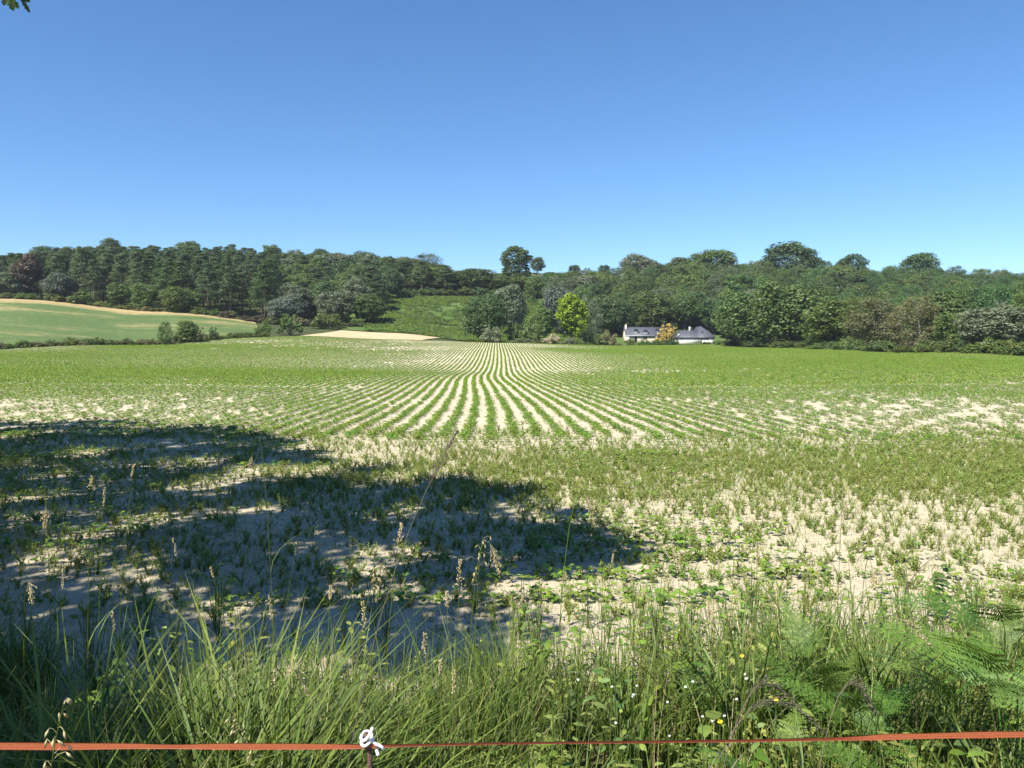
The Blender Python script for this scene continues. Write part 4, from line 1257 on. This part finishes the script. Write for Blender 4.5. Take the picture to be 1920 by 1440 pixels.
nt_.links.new(rp_.outputs[0], p_.inputs['Base Color']); p_.inputs['Roughness'].default_value = .6

def catmull(P, n=8):
    P = np.asarray(P, float); P = np.concatenate([[2 * P[0] - P[1]], P, [2 * P[-1] - P[-2]]])
    out = []
    for i in range(1, len(P) - 2):
        for t in np.linspace(0, 1, n, endpoint=False):
            a, b, c, d = P[i-1], P[i], P[i+1], P[i+2]
            out.append(.5 * (2*b + (c-a)*t + (2*a-5*b+4*c-d)*t*t + (3*b-a-3*c+d)*t**3))
    out.append(P[-2])
    return np.array(out)

FD = 1.5
def fence():
    zz = lambda a, b, dd=0: np.array(pix(660 + a / 16, 1350 + b / 16, FD)) + np.array([0, dd, 0])
    g = gpt(699, FD)
    e = link('fence_post', None, None, g)
    o = np.array(g)
    tip, knee = zz(400, 420, .004), zz(520, 1000, .004)
    foot = np.array([knee[0] + .012, FD + .01, g.z - .2])
    mb = MB(); mb.tube(np.array([foot, (foot + knee) / 2, knee, tip]) - o, [.0052, .0052, .0052, .0046], 10)
    link('rod', mb.mesh('rod', 'rusty_steel', True), e)
    path = [(620, 215, .0), (578, 330, -.004), (505, 445, -.009), (400, 525, -.012), (312, 530, -.008), (285, 480, 0), (350, 440, .012), (470, 470, .016), (570, 540, .010),
            (560, 600, -.003), (500, 650, -.010), (400, 690, -.012), (315, 660, -.008), (292, 610, .0), (380, 570, .013), (520, 590, .015), (600, 640, .006), (650, 690, .0),
            (700, 730, .004), (730, 700, -.004), (820, 668, -.010), (915, 720, -.011), (962, 810, -.007), (930, 880, .003), (860, 890, .010), (780, 860, .008), (745, 885, .0), (790, 950, -.008), (822, 985, -.010)]
    c = catmull([zz(a, b, q) for a, b, q in path], 7) - o
    rad = np.full(len(c), .0030); rad[:3] = [.0022, .0027, .0030]; rad[-3:] = [.003, .0027, .002]
    mb = MB(); mb.tube(c, rad, 10)
    link('pigtail_loop', mb.mesh('pigtail_loop', 'white_plastic', True), e)
    tag(e, 'thin rusty fence post with white plastic pigtail loop in the grass', 'fence post')
    # tape: a flat ribbon, narrowed at its twists, their shade put into the tint
    key = [(-260, 1398, .95), (0, 1399, .95), (120, 1400, .95), (240, 1399, .75), (330, 1400, .6), (420, 1400, .85), (560, 1400, .8), (640, 1400, .7), (690, 1400, .55), (720, 1399, .40), (760, 1398, .33),
           (940, 1394, .26), (1150, 1392, .28), (1400, 1389, .34), (1560, 1386, .42), (1620, 1384, .62), (1655, 1382, .85), (1740, 1380, .7), (1840, 1378, .9), (1920, 1377, .8), (2250, 1372, .8)]
    K = np.array(key, float)
    px = np.linspace(-260, 2250, 320)
    py = np.interp(px, K[:, 0], K[:, 1]); wd = np.interp(px, K[:, 0], K[:, 2])
    py = np.convolve(np.pad(py, 6, 'edge'), np.ones(13) / 13, 'valid'); wd = np.convolve(np.pad(wd, 3, 'edge'), np.ones(7) / 7, 'valid')
    c = np.array([pix(a, b, FD - .006) for a, b in zip(px, py)])
    W = .0155
    m = 7
    mb = MB(); V = []; TI = []
    th = np.arcsin(np.clip(wd, 0, 1)) * 1.0
    for i in range(m):
        f = (i / (m - 1) - .5) * W
        V.append(c + np.stack([np.zeros(len(c)), .002 * (i % 2) * (1 - wd) + .0006 * (i % 2), wd * f], 1)); TI.append(np.clip([.25, .9, .55, 1.0, .6, .95, .2][i] * np.clip(wd * 1.5, .35, 1), 0, 1))
    V = np.stack(V, 1).reshape(-1, 3); TI = np.stack(TI, 1).ravel()
    q = grid_faces(m, len(c))
    back = V + np.array([0, .0008, 0])
    allv = np.concatenate([V, back]); nq = len(V)
    mb.add(allv - np.array(c[0]), np.concatenate([q, q[:, ::-1] + nq]), None, np.concatenate([TI, TI]))
    tp = link('fence_tape', mb.mesh('fence_tape', 'orange_tape', False), None, c[0])
    tag(tp, 'twisted orange electric fence tape stretched across the foreground', 'fence tape')
fence()

# ------------------------------------------------------------------ tall seeding grasses
def spikelet(mb, p, d, L, W, tint):
    d = unit(np.asarray(d, float)); a = unit(np.cross(d, [.3, .2, .9])); b = np.cross(d, a)
    v = [p, p + d * L * .4 + a * W, p + d * L * .4 + b * W, p + d * L * .4 - a * W, p + d * L * .4 - b * W, p + d * L]
    mb.add(v, None, [[0, 2, 1], [0, 3, 2], [0, 4, 3], [0, 1, 4], [5, 1, 2], [5, 2, 3], [5, 3, 4], [5, 4, 1]], tint)

def stalk(hx, hy, d, bx, kind, mat, label, group=None, hl=.11, stem='leaf_grass', droop=None):
    r = np.random.default_rng(int(hx * 7 + hy))
    tip = np.array(pix(hx, hy, d)); g = gpt(bx, d + r.uniform(-.1, .1)); o = np.array(g)
    dx = tip[:2] - o[:2]
    t = np.linspace(0, 1, 14)
    if droop is None: droop = {'oat': .10, 'arch': .32}.get(kind, .02)
    zt = tip[2] - o[2]
    c = np.stack([dx[0] * t ** 1.7, dx[1] * t ** 1.7, zt * (t + droop * np.sin(np.pi * t ** 1.5) * 1.2)], 1)
    e = link('grass_stalk', None, None, g)
    mb = MB(); mb.tube(c, np.linspace(.0019, .0007, 14), 4, .6, False)
    for k in (.2, .42):      # two stem leaves
        b = c[int(k * 13)]
        blade(mb, r, b, .22, .006, .8, r.random() * 6.28, .6)
    link('stem', mb.mesh('stem', stem), e)
    mb = MB()
    seglen = np.linalg.norm(np.diff(c, axis=0), axis=1); cs = np.concatenate([[0], np.cumsum(seglen)]); Lt = cs[-1]
    n = {'oat': 16, 'arch': 60, 'clump': 46, 'spike': 44}[kind]
    for k in range(n):
        q = Lt - hl * (1 - (k + .5) / n)
        p = np.array([np.interp(q, cs, c[:, i]) for i in range(3)])
        ax = unit(np.array([np.interp(min(q + .01, Lt), cs, c[:, i]) - np.interp(q - .01, cs, c[:, i]) for i in range(3)]))
        f = (k + .5) / n
        sd = unit(r.normal(size=3))
        if kind == 'spike':
            spikelet(mb, p + sd * .002, ax + sd * .5, .011, .0016, r.random())
        elif kind == 'clump':
            w = (.006 + .014 * (math.sin(f * 9.5) > .1)) * (1.2 - f)
            spikelet(mb, p + sd * w * r.random(), ax + sd * .7, .010, .0022, r.random())
        elif kind == 'oat':
            q2 = p + unit(ax * .8 + sd * .6) * r.uniform(.012, .035) + np.array([0, 0, -.008])
            mb.tube([p, (p + q2) / 2 + [0, 0, .004], q2], .0005, 3, .5, False)
            spikelet(mb, q2, ax * .5 + sd * .3 + np.array([0, 0, -.9]), .022, .0028, r.random())
        else:
            q2 = p + unit(ax * 1.2 + sd * .55) * r.uniform(.01, .05) * (1.1 - f)
            mb.tube([p, q2], .0005, 3, .5, False)
            spikelet(mb, q2, ax + sd * .4 - np.array([0, 0, .3]), .013, .0017, r.random())
    link('seed_head', mb.mesh('seed_head', mat), e)
    tag(e, label, 'grass', group)

S = 'leaf_straw'
stalk(855, 812, 2.2, 600, 'arch', 'seed_dark', 'dark drooping seed head leaning over the tree shadow edge', hl=.17, stem='seed_dark', droop=.05)
stalk(752, 984, 2.6, 700, 'clump', S, 'pale clumped seed head in the middle of the tree shadow', hl=.07)
stalk(905, 1008, 2.5, 880, 'oat', S, 'tall stalk with hanging oat-like spikelets against the tree shadow', hl=.16)
stalk(862, 1050, 2.6, 850, 'clump', S, 'upright green seed head left of the hanging oat-like spikelets', hl=.09)
stalk(712, 1062, 2.5, 640, 'oat', S, 'loose oat-like seed head left of the upright seed heads', hl=.10)
stalk(838, 1112, 2.5, 845, 'spike', S, 'short pale spike below the upright green seed head', hl=.05)
stalk(798, 1190, 2.3, 735, 'clump', S, 'straw coloured bushy seed head above the white pigtail loop', hl=.07)
stalk(852, 1258, 2.2, 838, 'spike', S, 'thick pale spike right of the bushy seed head', hl=.07)
stalk(826, 1238, 2.2, 820, 'spike', S, 'slim pale spike beside the thick pale spike', hl=.05)
stalk(1115, 985, 2.7, 1030, 'arch', S, 'nodding green seed head at the right tip of the tree shadow', hl=.13)
stalk(935, 1072, 2.5, 860, 'arch', S, 'nodding pale seed head in the middle of the tree shadow', hl=.10)
stalk(1340, 1178, 2.4, 1270, 'arch', S, 'thin arching seed head over the bare soil at the right', hl=.10)
stalk(1545, 1372, 1.9, 1250, 'arch', 'seed_dark', 'dark heavy arching seed head touching the orange tape at the right', hl=.24, stem='seed_dark')
stalk(1500, 1330, 2.0, 1300, 'arch', 'seed_dark', 'dark arching seed head above the orange tape at the right', hl=.20, stem='seed_dark')
stalk(1640, 1335, 1.9, 1500, 'arch', 'seed_dark', 'dark thin seed head bending right above the orange tape', hl=.14, stem='seed_dark')
stalk(1745, 1210, 2.3, 1520, 'arch', S, 'long stalk arching right over the ferns', hl=.14)
stalk(120, 1320, 1.3, 10, 'oat', S, 'pale oat-like seed head crossing the tape at the left corner', hl=.16)
stalk(575, 1300, 2.1, 480, 'arch', S, 'nodding seed head in the sunlit grass left of the pigtail post', hl=.13)
stalk(440, 1345, 2.0, 520, 'oat', S, 'drooping oat-like seed head low in the grass left of the post', hl=.15)
random.seed(9)
HEAD = {'spike': 'narrow spike', 'clump': 'clumped seed head', 'oat': 'loose oat-like head', 'arch': 'nodding seed head'}
for hx, hy, where in [(172, 895, 'high in the shadow near the left border'), (196, 915, 'beside the highest one near the left border'), (86, 990, 'in the shade at the far left'), (32, 985, 'at the left border'),
        (250, 875, 'reaching the far shadow at the left'), (470, 872, 'reaching the far shadow left of centre'), (325, 1010, 'over a sunlit streak in the shade'), (120, 1060, 'low in the shade at the left'),
        (395, 1065, 'over the dappled soil left of centre'), (560, 1010, 'in the middle of the dappled soil'), (620, 1100, 'left of the loose oat-like head'), (505, 1120, 'just above the grass left of centre'),
        (680, 1130, 'above the sunlit tussocks'), (980, 1120, 'at the shadow edge near the middle'), (1060, 1090, 'at the lower edge of the shadow tip'), (1150, 1040, 'right in the shadow tip'), (1182, 1075, 'just below the shadow tip'),
        (1210, 1110, 'right of the shadow tip'), (1255, 925, 'tall against the weedy headland'), (1325, 955, 'against the headland right of the shadow'), (1420, 1020, 'over the bare soil right of the shadow'),
        (1585, 970, 'tall over the soil at the right'), (1640, 1100, 'left of the dry twig'), (1270, 1070, 'over the soil near the shadow tip'), (1850, 1120, 'near the right border'), (1790, 1130, 'right of the dry twig'),
        (60, 1130, 'low at the left border'), (210, 1150, 'above the shaded grass at the left')]:
    dd, bx, kd = random.uniform(2.6, 4.2), hx + random.uniform(-70, 50), random.choice(['spike', 'clump', 'oat', 'spike', 'arch'])
    stalk(hx, hy, dd, bx, kd, S, 'thin grass stalk with %s %s' % (HEAD[kd], where), 'tall seeding grasses of the verge', random.uniform(.04, .10))

# ------------------------------------------------------------------ ferns
def frond_mesh(seed, L=.62, pairs=17):
    r = np.random.default_rng(seed); mb = MB()
    t = np.linspace(0, 1, 14)
    c = np.stack([L * t * (.55 + .45 * t), r.normal() * .03 * t, L * (.75 * t - .55 * t ** 2.2)], 1)
    mb.tube(c, np.linspace(.0035, .0008, 14), 4, .35, False)
    for k in range(pairs):
        f = .16 + .82 * k / pairs
        p = np.array([np.interp(f, t, c[:, i]) for i in range(3)])
        ax = unit(np.array([np.interp(min(1, f + .03), t, c[:, i]) - np.interp(f - .03, t, c[:, i]) for i in range(3)]))
        pl = L * .36 * (1 - f) ** .75 * min(1, (f + .02) / .22) + .01
        for sgn in (-1, 1):
            sd = np.array([0, sgn, 0.]); dv = unit(sd + ax * .45 + np.array([0, 0, r.uniform(-.2, .15)]))
            nrm = unit(np.cross(dv, ax) * -sgn); nrm = nrm if nrm[2] > 0 else -nrm
            m = max(3, int(pl / .013)); cr = np.cross(nrm, dv)
            tint = r.random()
            for j in range(m):
                g = j / m
                b = p + dv * pl * (g + r.normal() * .15 / m) - np.array([0, 0, .12]) * pl * g * g + nrm * r.normal() * .0015
                w = .017 * (1 - g) ** .6 + .003
                for s2 in (-1, 1):
                    w *= r.uniform(.8, 1.15)
                    e1 = b + cr * s2 * w + dv * .006
                    mb.add([b - dv * .001, b + dv * pl / m * .72, e1 + dv * .004, e1 - dv * .002], [[0, 1, 2, 3]], None, np.clip(tint + r.normal() * .15, 0, 1))
    return mb.mesh('frond', 'leaf_fern')
FRONDS = [frond_mesh(500 + i, .55 + .05 * i) for i in range(4)]
def fern(px, d, sc, n, label, az0=0.0, hgt=.3):
    r = np.random.default_rng(int(px * 3 + d * 100))
    g = gpt(px, d); e = link('fern', None, None, g)
    mb = MB()
    for k in range(n):
        a = az0 + k * 6.283 / n + r.normal() * .3
        h = hgt * r.uniform(.8, 1.25)
        tipp = np.array([math.cos(a) * .07, math.sin(a) * .07, h])
        mb.tube([[0, 0, -.03], tipp * .5, tipp], [.004, .0035, .003], 5, .4, False)
        link('frond', FRONDS[k % 4], e, tipp, (r.normal() * .18, r.uniform(-.5, .05), a), (.52 * sc * r.uniform(.8, 1.2),) * 3)
    link('stem', mb.mesh('stem', 'leaf_fern'), e)
    tag(e, label, 'fern')
fern(1545, 3.3, 1.0, 5, 'bright green fern between the bare soil and the dark seed heads', hgt=.42)
fern(1640, 2.9, .9, 5, 'fern standing left of the bare twig in front of the soil', hgt=.35)
fern(1720, 2.5, .9, 5, 'fern directly above the twisted part of the tape at the right', hgt=.30)
fern(1830, 2.8, 1.1, 6, 'tall fern above the tape near the right border', hgt=.50)
fern(1935, 2.5, 1.2, 6, 'large fern leaning in from the right border', hgt=.6)
fern(1905, 3.4, 1.1, 5, 'fern behind the large one at the right border', hgt=.55)
fern(1430, 1.95, .6, 5, 'small fern under the tape right of the middle', hgt=.36)
fern(1690, 1.8, .75, 5, 'fern under the tape at the lower right', hgt=.30)
fern(1850, 1.75, .85, 5, 'fern in the lower right corner under the tape', hgt=.30)
fern(1480, 2.5, .7, 5, 'small fern left of the dark arching seed heads', hgt=.35)

# ------------------------------------------------------------------ broad leaved weeds of the verge
BIG_LEAF = []
for i in range(4):
    r = np.random.default_rng(600 + i); mb = MB()
    n = 9
    t = np.linspace(0, 1, n)
    w = np.sin(np.pi * t ** .7) * .36 + .05 * np.sin(t * 22) * (1 - t); w[-1] = 0; w[0] = .03
    L = 1.0
    c = np.stack([L * t, np.zeros(n), -.18 * t ** 2 + .1 * t], 1)
    V = np.concatenate([c + np.stack([0 * t, w, .12 * w + .03 * np.sin(t * 9 + i)], 1), c, c + np.stack([0 * t, -w, .12 * w + .03 * np.cos(t * 8 + i)], 1)])
    q = [[k, k + 1, n + k + 1, n + k] for k in range(n - 1)] + [[n + k, n + k + 1, 2 * n + k + 1, 2 * n + k] for k in range(n - 1)]
    mb.add(V, q, None, r.random())
    BIG_LEAF.append(mb.mesh('leaf', 'leaf_crop'))
def weed_plant(px, d, H, n, ls, label, mat='leaf_crop', name='weed_plant', spread=1.0):
    r = np.random.default_rng(int(px + d * 77))
    g = gpt(px, d); e = link(name, None, None, g)
    lean = r.normal(size=2) * .12 * H
    st = lambda q: np.array([lean[0] * q * q, lean[1] * q * q, H * q])
    mb = MB(); mb.tube([st(q) - (np.array([0, 0, .03]) if q == 0 else 0) for q in np.linspace(0, 1, 6)], np.linspace(.004, .0015, 6), 5, .4, False)
    link('stem', mb.mesh('stem', 'leaf_grass'), e)
    for k in range(n):
        q = .25 + .75 * k / max(1, n - 1)
        a = k * 2.4 + r.normal() * .4
        s = ls * r.uniform(.75, 1.2) * (1.15 - .45 * q)
        o = link('leaf', BIG_LEAF[k % 4], e, st(q), (r.normal() * .25, r.uniform(-.25, .35), a), (s * spread, s, s))
        o.material_slots[0].link = 'OBJECT'; o.material_slots[0].material = MATS[mat]
    tag(e, label, 'weed')
weed_plant(1320, 3.6, .42, 11, .13, 'broad leaved weed with bright leaves right of the shadow tip')
weed_plant(1345, 3.0, .40, 9, .11, 'broad leaved weed in front of the bare soil at the right', 'leaf_weed')
weed_plant(1780, 5.6, .45, 16, .13, 'dark leafy plant standing in the soil at the far right', 'leaf_mid')
weed_plant(1830, 5.2, .38, 13, .12, 'leafy plant just right of the dark one in the soil at right', 'leaf_crop')
weed_plant(1560, 4.6, .30, 12, .10, 'leafy weed at the soil edge above the bright fern', 'leaf_crop')
weed_plant(965, 2.25, .55, 9, .09, 'bindweed with round pale leaves in the grass right of the post', 'leaf_weed')
weed_plant(1390, 2.0, .50, 10, .10, 'leafy weed right behind the middle of the tape', 'leaf_weed')
weed_plant(620, 3.6, .30, 9, .10, 'low leafy weed in dappled light at the grass edge left of centre')
weed_plant(185, 3.5, .45, 12, .10, 'dark nettle-like weed in the shaded grass at the left', 'leaf_mid')
weed_plant(250, 3.2, .50, 14, .09, 'bushy dark weed beside the nettle-like one in the shade', 'leaf_mid')
weed_plant(1540, 1.8, .42, 10, .10, 'leafy weed right under the tape beside the dark seed heads', 'leaf_mid')
weed_plant(1260, 2.0, .42, 9, .09, 'leafy weed behind the thin middle part of the tape', 'leaf_weed')
# dry twig standing in the soil at the right
def twig():
    g = gpt(1730, 4.7); r = np.random.default_rng(2); e = link('dry_twig', None, None, g)
    mb = MB(); top = np.array([-.06, .05, .62])
    limb(mb, r, [0, 0, -.03], top, .007, .003, 5, .05)
    link('stem', mb.mesh('stem', 'bark', True), e)
    for a, b in (((-.02, .01, .28), (.45, .1, .36)), ((-.03, .02, .35), (-.42, 0, .22)), ((-.05, .04, .5), (.14, 0, .74)), ((0, 0, .15), (-.2, -.1, .02))):
        mb = MB(); limb(mb, r, a, b, .004, .0015, 4, .06); link('branch', mb.mesh('branch', 'bark', True), e)
    tag(e, 'dry forked brown twig standing in the soil at the right', 'twig')
twig()

def leafy_ground():
    r = np.random.default_rng(15); n = 900
    y = 1.6 + 4.0 * r.random(n); x = (r.random(n) - .45) * 2 * (y * .72 + .6); px = 960 + F * x / y
    k = r.random(n) < np.where(px > 980, .8, .22); x, y = x[k], y[k]; n = len(x)
    pro = []
    for i in range(5):
        rr = np.random.default_rng(620 + i); mb = MB()
        for j in range(16):
            a = rr.random() * 6.28; q = rr.random()
            b = np.array([math.cos(a) * .08 * q, math.sin(a) * .08 * q, .08 + .3 * rr.random()])
            mb.tube([[0, 0, 0], b * [.5, .5, .6], b], .0018, 3, .4, False)
            v, t = leaf_shape(b, [math.cos(a), math.sin(a), rr.uniform(-.3, .3)], unit(rr.normal(size=3) * .4 + [0, 0, 1]), rr.uniform(.03, .06), rr.uniform(.012, .026))
            mb.add(v, None, t, rr.random())
        pro.append(mb.mesh('leafy_weed', ['leaf_crop', 'leaf_weed', 'leaf_mid', 'leaf_weed', 'leaf_crop'][i]))
    scatter('leafy_undergrowth', pro, np.c_[x, y, terrain(x, y)], np.stack([np.zeros(n), np.zeros(n), r.random(n) * 6.28], 1), r.uniform(.7, 1.4, n), r.integers(0, 5, n),
            'small leafy weeds growing between the verge grasses', 'weeds')
leafy_ground()

def flower(px, py, d, label, mat, s, group=None):
    r = np.random.default_rng(int(px)); p = np.array(pix(px, py, d)); g = gpt(px + r.normal() * 10, d)
    e = link('flower', None, None, g); o = np.array(g)
    mb = MB(); mb.tube(np.array([o, (o + p) / 2 + [.01, 0, 0], p]) - o, .0012, 4, .5, False); link('stem', mb.mesh('stem', 'leaf_grass'), e)
    mb = MB()
    for k in range(5):
        a = k * 1.2566 + r.random()
        v, t = leaf_shape(p - o, [math.cos(a), -.3, math.sin(a) * .9], [0, -1., .5], s, s * .8); mb.add(v, None, t, r.random())
    link('petals', mb.mesh('petals', mat), e)
    tag(e, label, 'flower', group)
for px, py, d, lab in ((1350, 1352, 2.0, 'small yellow flower just above the tape right of the middle'), (1455, 1311, 2.2, 'small yellow flower left of the dark seed heads'), (1391, 1229, 2.6, 'small yellow flower at the soil edge right of the middle')):
    flower(px, py, d, lab, 'flower_yellow', .008)
random.seed(31)
for i in range(16):
    flower(random.uniform(1080, 1400), random.uniform(1260, 1385), random.uniform(2.0, 2.6), 'tiny white flower in the grass right of the middle', 'flower_white', .0045, 'tiny white verge flowers')

# ------------------------------------------------------------------ the oak beside the camera: its shade lies on the field
SUNV = np.array([-math.sin(SUN_AZ) * math.cos(SUN_EL), -math.cos(SUN_AZ) * math.cos(SUN_EL), math.sin(SUN_EL)])
SHX, SHY = -SUNV[0] / SUNV[2], -SUNV[1] / SUNV[2]        # shadow offset per metre of height
def ground_px(px, py):      # where a pixel's ray meets the near field
    a = pix(px, py, 1.0); s = (CAM_Z - .0) / (CAM_Z - a.z)
    return np.array([a.x * s, s])
SHADE = np.array([ground_px(*q) for q in [(-300, 790), (0, 783), (150, 776), (330, 789), (480, 799), (575, 818), (600, 850), (690, 862), (760, 884), (880, 888), (935, 903), (1022, 930), (1040, 955),
        (1095, 965), (1125, 1000), (1200, 1042), (1185, 1062), (1090, 1078), (955, 1095), (938, 1150), (1010, 1185), (960, 1260), (700, 1290), (420, 1290), (330, 1360), (250, 1440)]] + [(-1.0, 3.3), (-.7, 2.3), (-.8, 1.2), (-3, .2), (-9, 0.5), (-17, 4), (-24, 10), (-26, 18), (-22, 22)])
def inside(p, poly):
    x, y = p; c = False; j = len(poly) - 1
    for i in range(len(poly)):
        if (poly[i][1] > y) != (poly[j][1] > y) and x < (poly[j][0] - poly[i][0]) * (y - poly[i][1]) / (poly[j][1] - poly[i][1]) + poly[i][0]: c = not c
        j = i
    return c
def edge_dist(p, poly):
    a = poly; b = np.roll(poly, -1, 0); d = b - a
    t = np.clip(((p - a) * d).sum(1) / (d * d).sum(1), 0, 1)
    return np.sqrt((((a + d * t[:, None]) - p) ** 2).sum(1).min())
def shade_oak():
    r = np.random.default_rng(77)
    cen, rad = [], []
    tries = 0
    while len(cen) < 880 and tries < 60000:
        tries += 1
        p = np.array([r.uniform(-27, 3), r.uniform(0, 25)])
        if not inside(p, SHADE): continue
        ed = edge_dist(p, SHADE)
        rr = min(r.uniform(.35, .95), ed * 1.2 + .14)
        if rr < .22: continue
        gap = mnoise.noise((p[0] * .42, p[1] * .55, 4.4)) + .6 * mnoise.noise((p[0] * 1.1, p[1] * 1.4, 1.4))
        if gap > .27 and ed > .35: continue
        h = 5.2 + min(ed, 5) * .9 * r.uniform(.5, 1.2) + .22 * max(0, p[1] - 8) + r.uniform(-.6, .8)
        c = np.array([p[0] - SHX * h, p[1] - SHY * h, h])
        # stays outside the picture: above its upper border or left of it
        if c[1] > 0:
            up = (c[2] - rr - CAM_Z) / c[1]
            lf = (-c[0] - rr) / c[1]
            if up < .50 and lf < .72: continue
        cen.append(c); rad.append(rr)
    cen, rad = np.array(cen), np.array(rad)
    print('oak clumps', len(cen))
    base = np.array([-11.5, 4.5]); e = link('oak_tree', None, None, (base[0], base[1], float(terrain(*base))))
    o = np.array(e.location)
    per = 210
    v, q, t = leaf_cards(r, cen, rad, per, .19, .85, .9, .8, inner=.0)
    link('crown', mesh_np('crown', v - o, q, 'leaf_oak', t), e)
    mb = MB()
    trunk = np.array([[0, 0, -.5], [.1, 0, 1.2], [-.1, .15, 2.8], [0, .2, 4.2]])
    mb.tube(trunk, [.62, .45, .40, .38], 12)
    link('trunk', mb.mesh('trunk', 'bark', True), e)
    dirs = np.arange(9) * 6.283 / 9
    used = []
    for a in dirs:
        ax = np.array([math.cos(a), math.sin(a)])
        rel = cen - o; sc = rel[:, :2] @ ax - .6 * np.abs(rel[:, :2] @ np.array([-ax[1], ax[0]]))
        i = int(np.argmax(sc)); tip = rel[i]
        mb = MB(); P = limb(mb, r, [0, .2, 3.2 + r.random()], tip, .2, .03, 7, .06, 6)
        near = np.argsort(np.linalg.norm(rel - P[4], axis=1))[:7]
        for k in near: limb(mb, r, P[3 if k % 2 else 4], rel[k], .05, .01, 4, .08)
        link('branch', mb.mesh('branch', 'bark', True), e)
    # the sprig that hangs into the picture's upper left corner
    sp0 = np.array(pix(-90, -160, 3.9)) - o; sp1 = np.array(pix(18, -8, 3.9)) - o
    mb = MB(); limb(mb, r, cen[np.argmin(np.linalg.norm(cen - o - sp0, axis=1))] - o, sp0, .03, .012, 5, .03); limb(mb, r, sp0, sp1, .010, .003, 5, .03)
    link('sprig', mb.mesh('sprig', 'bark', True), e)
    lobes = [(0, .02), (.12, .06), (.2, .17), (.27, .10), (.38, .26), (.47, .13), (.58, .32), (.68, .17), (.78, .24), (.87, .14), (.95, .10), (1, 0)]
    V = [(x, w, .05 * w) for x, w in lobes] + [(x, 0, 0) for x, _ in lobes] + [(x, -w * .93, .05 * w) for x, w in lobes]
    m = len(lobes)
    Q = [[k, k + 1, m + k + 1, m + k] for k in range(m - 1)] + [[m + k, m + k + 1, 2 * m + k + 1, 2 * m + k] for k in range(m - 1)]
    lm = MB().add(V, Q, None, .4).mesh('leaf', 'leaf_oak')
    def oak_leaf(p0, p1, roll, s):
        a = np.array(pix(*p0, 3.9)); b = np.array(pix(*p1, 3.9)); dv = Vector(b - a); L = dv.length
        f = Vector((0, -1, .25)).normalized(); x = dv.normalized(); y = f.cross(x).normalized(); z = x.cross(y)
        M = Matrix((x, y, z)).transposed().to_4x4() @ Matrix.Rotation(roll, 4, 'X')
        ob = link('leaf', lm, e); M.translation = Vector(a - o); ob.matrix_local = M @ Matrix.Diagonal((L, L * s, L, 1))
    for a, b, ro, s in (((14, -14), (26, 20), .3, 1.0), ((14, -12), (6, 10), -.5, .9), ((36, -6), (57, 23), .9, .9), ((30, -22), (56, 4), .2, .9), ((18, -10), (34, 17), -.7, .8),
                        ((10, -16), (-6, 2), .4, .9), ((24, -18), (44, -2), .5, .9), ((-20, -40), (-30, -8), .2, 1), ((-60, -90), (-70, -50), .2, 1), ((0, -30), (14, -4), .1, 1)):
        oak_leaf(a, b, ro, s)
    tag(e, 'oak whose leaf tips hang into the upper left corner and whose shadow covers the field', 'tree')
shade_oak()

# ------------------------------------------------------------------ the air between here and the woods
def haze():
    me = MB().box(-3200, 3200, -500, 4200, -3, 80)
    m = bpy.data.materials.new('air'); m.use_nodes = True; nt = m.node_tree
    nt.nodes.remove(nt.nodes['Principled BSDF'])
    v = nt.nodes.new('ShaderNodeVolumePrincipled'); v.inputs['Color'].default_value = (.80, .88, 1, 1)
    v.inputs['Density'].default_value = .00011; v.inputs['Anisotropy'].default_value = 0.0
    nt.links.new(v.outputs[0], nt.nodes['Material Output'].inputs['Volume'])
    MATS['air'] = m
    o = link('haze', me.mesh('haze', 'air'))
    tag(o, 'thin bluish haze in the air before the woods', 'haze', kind='stuff')
haze()
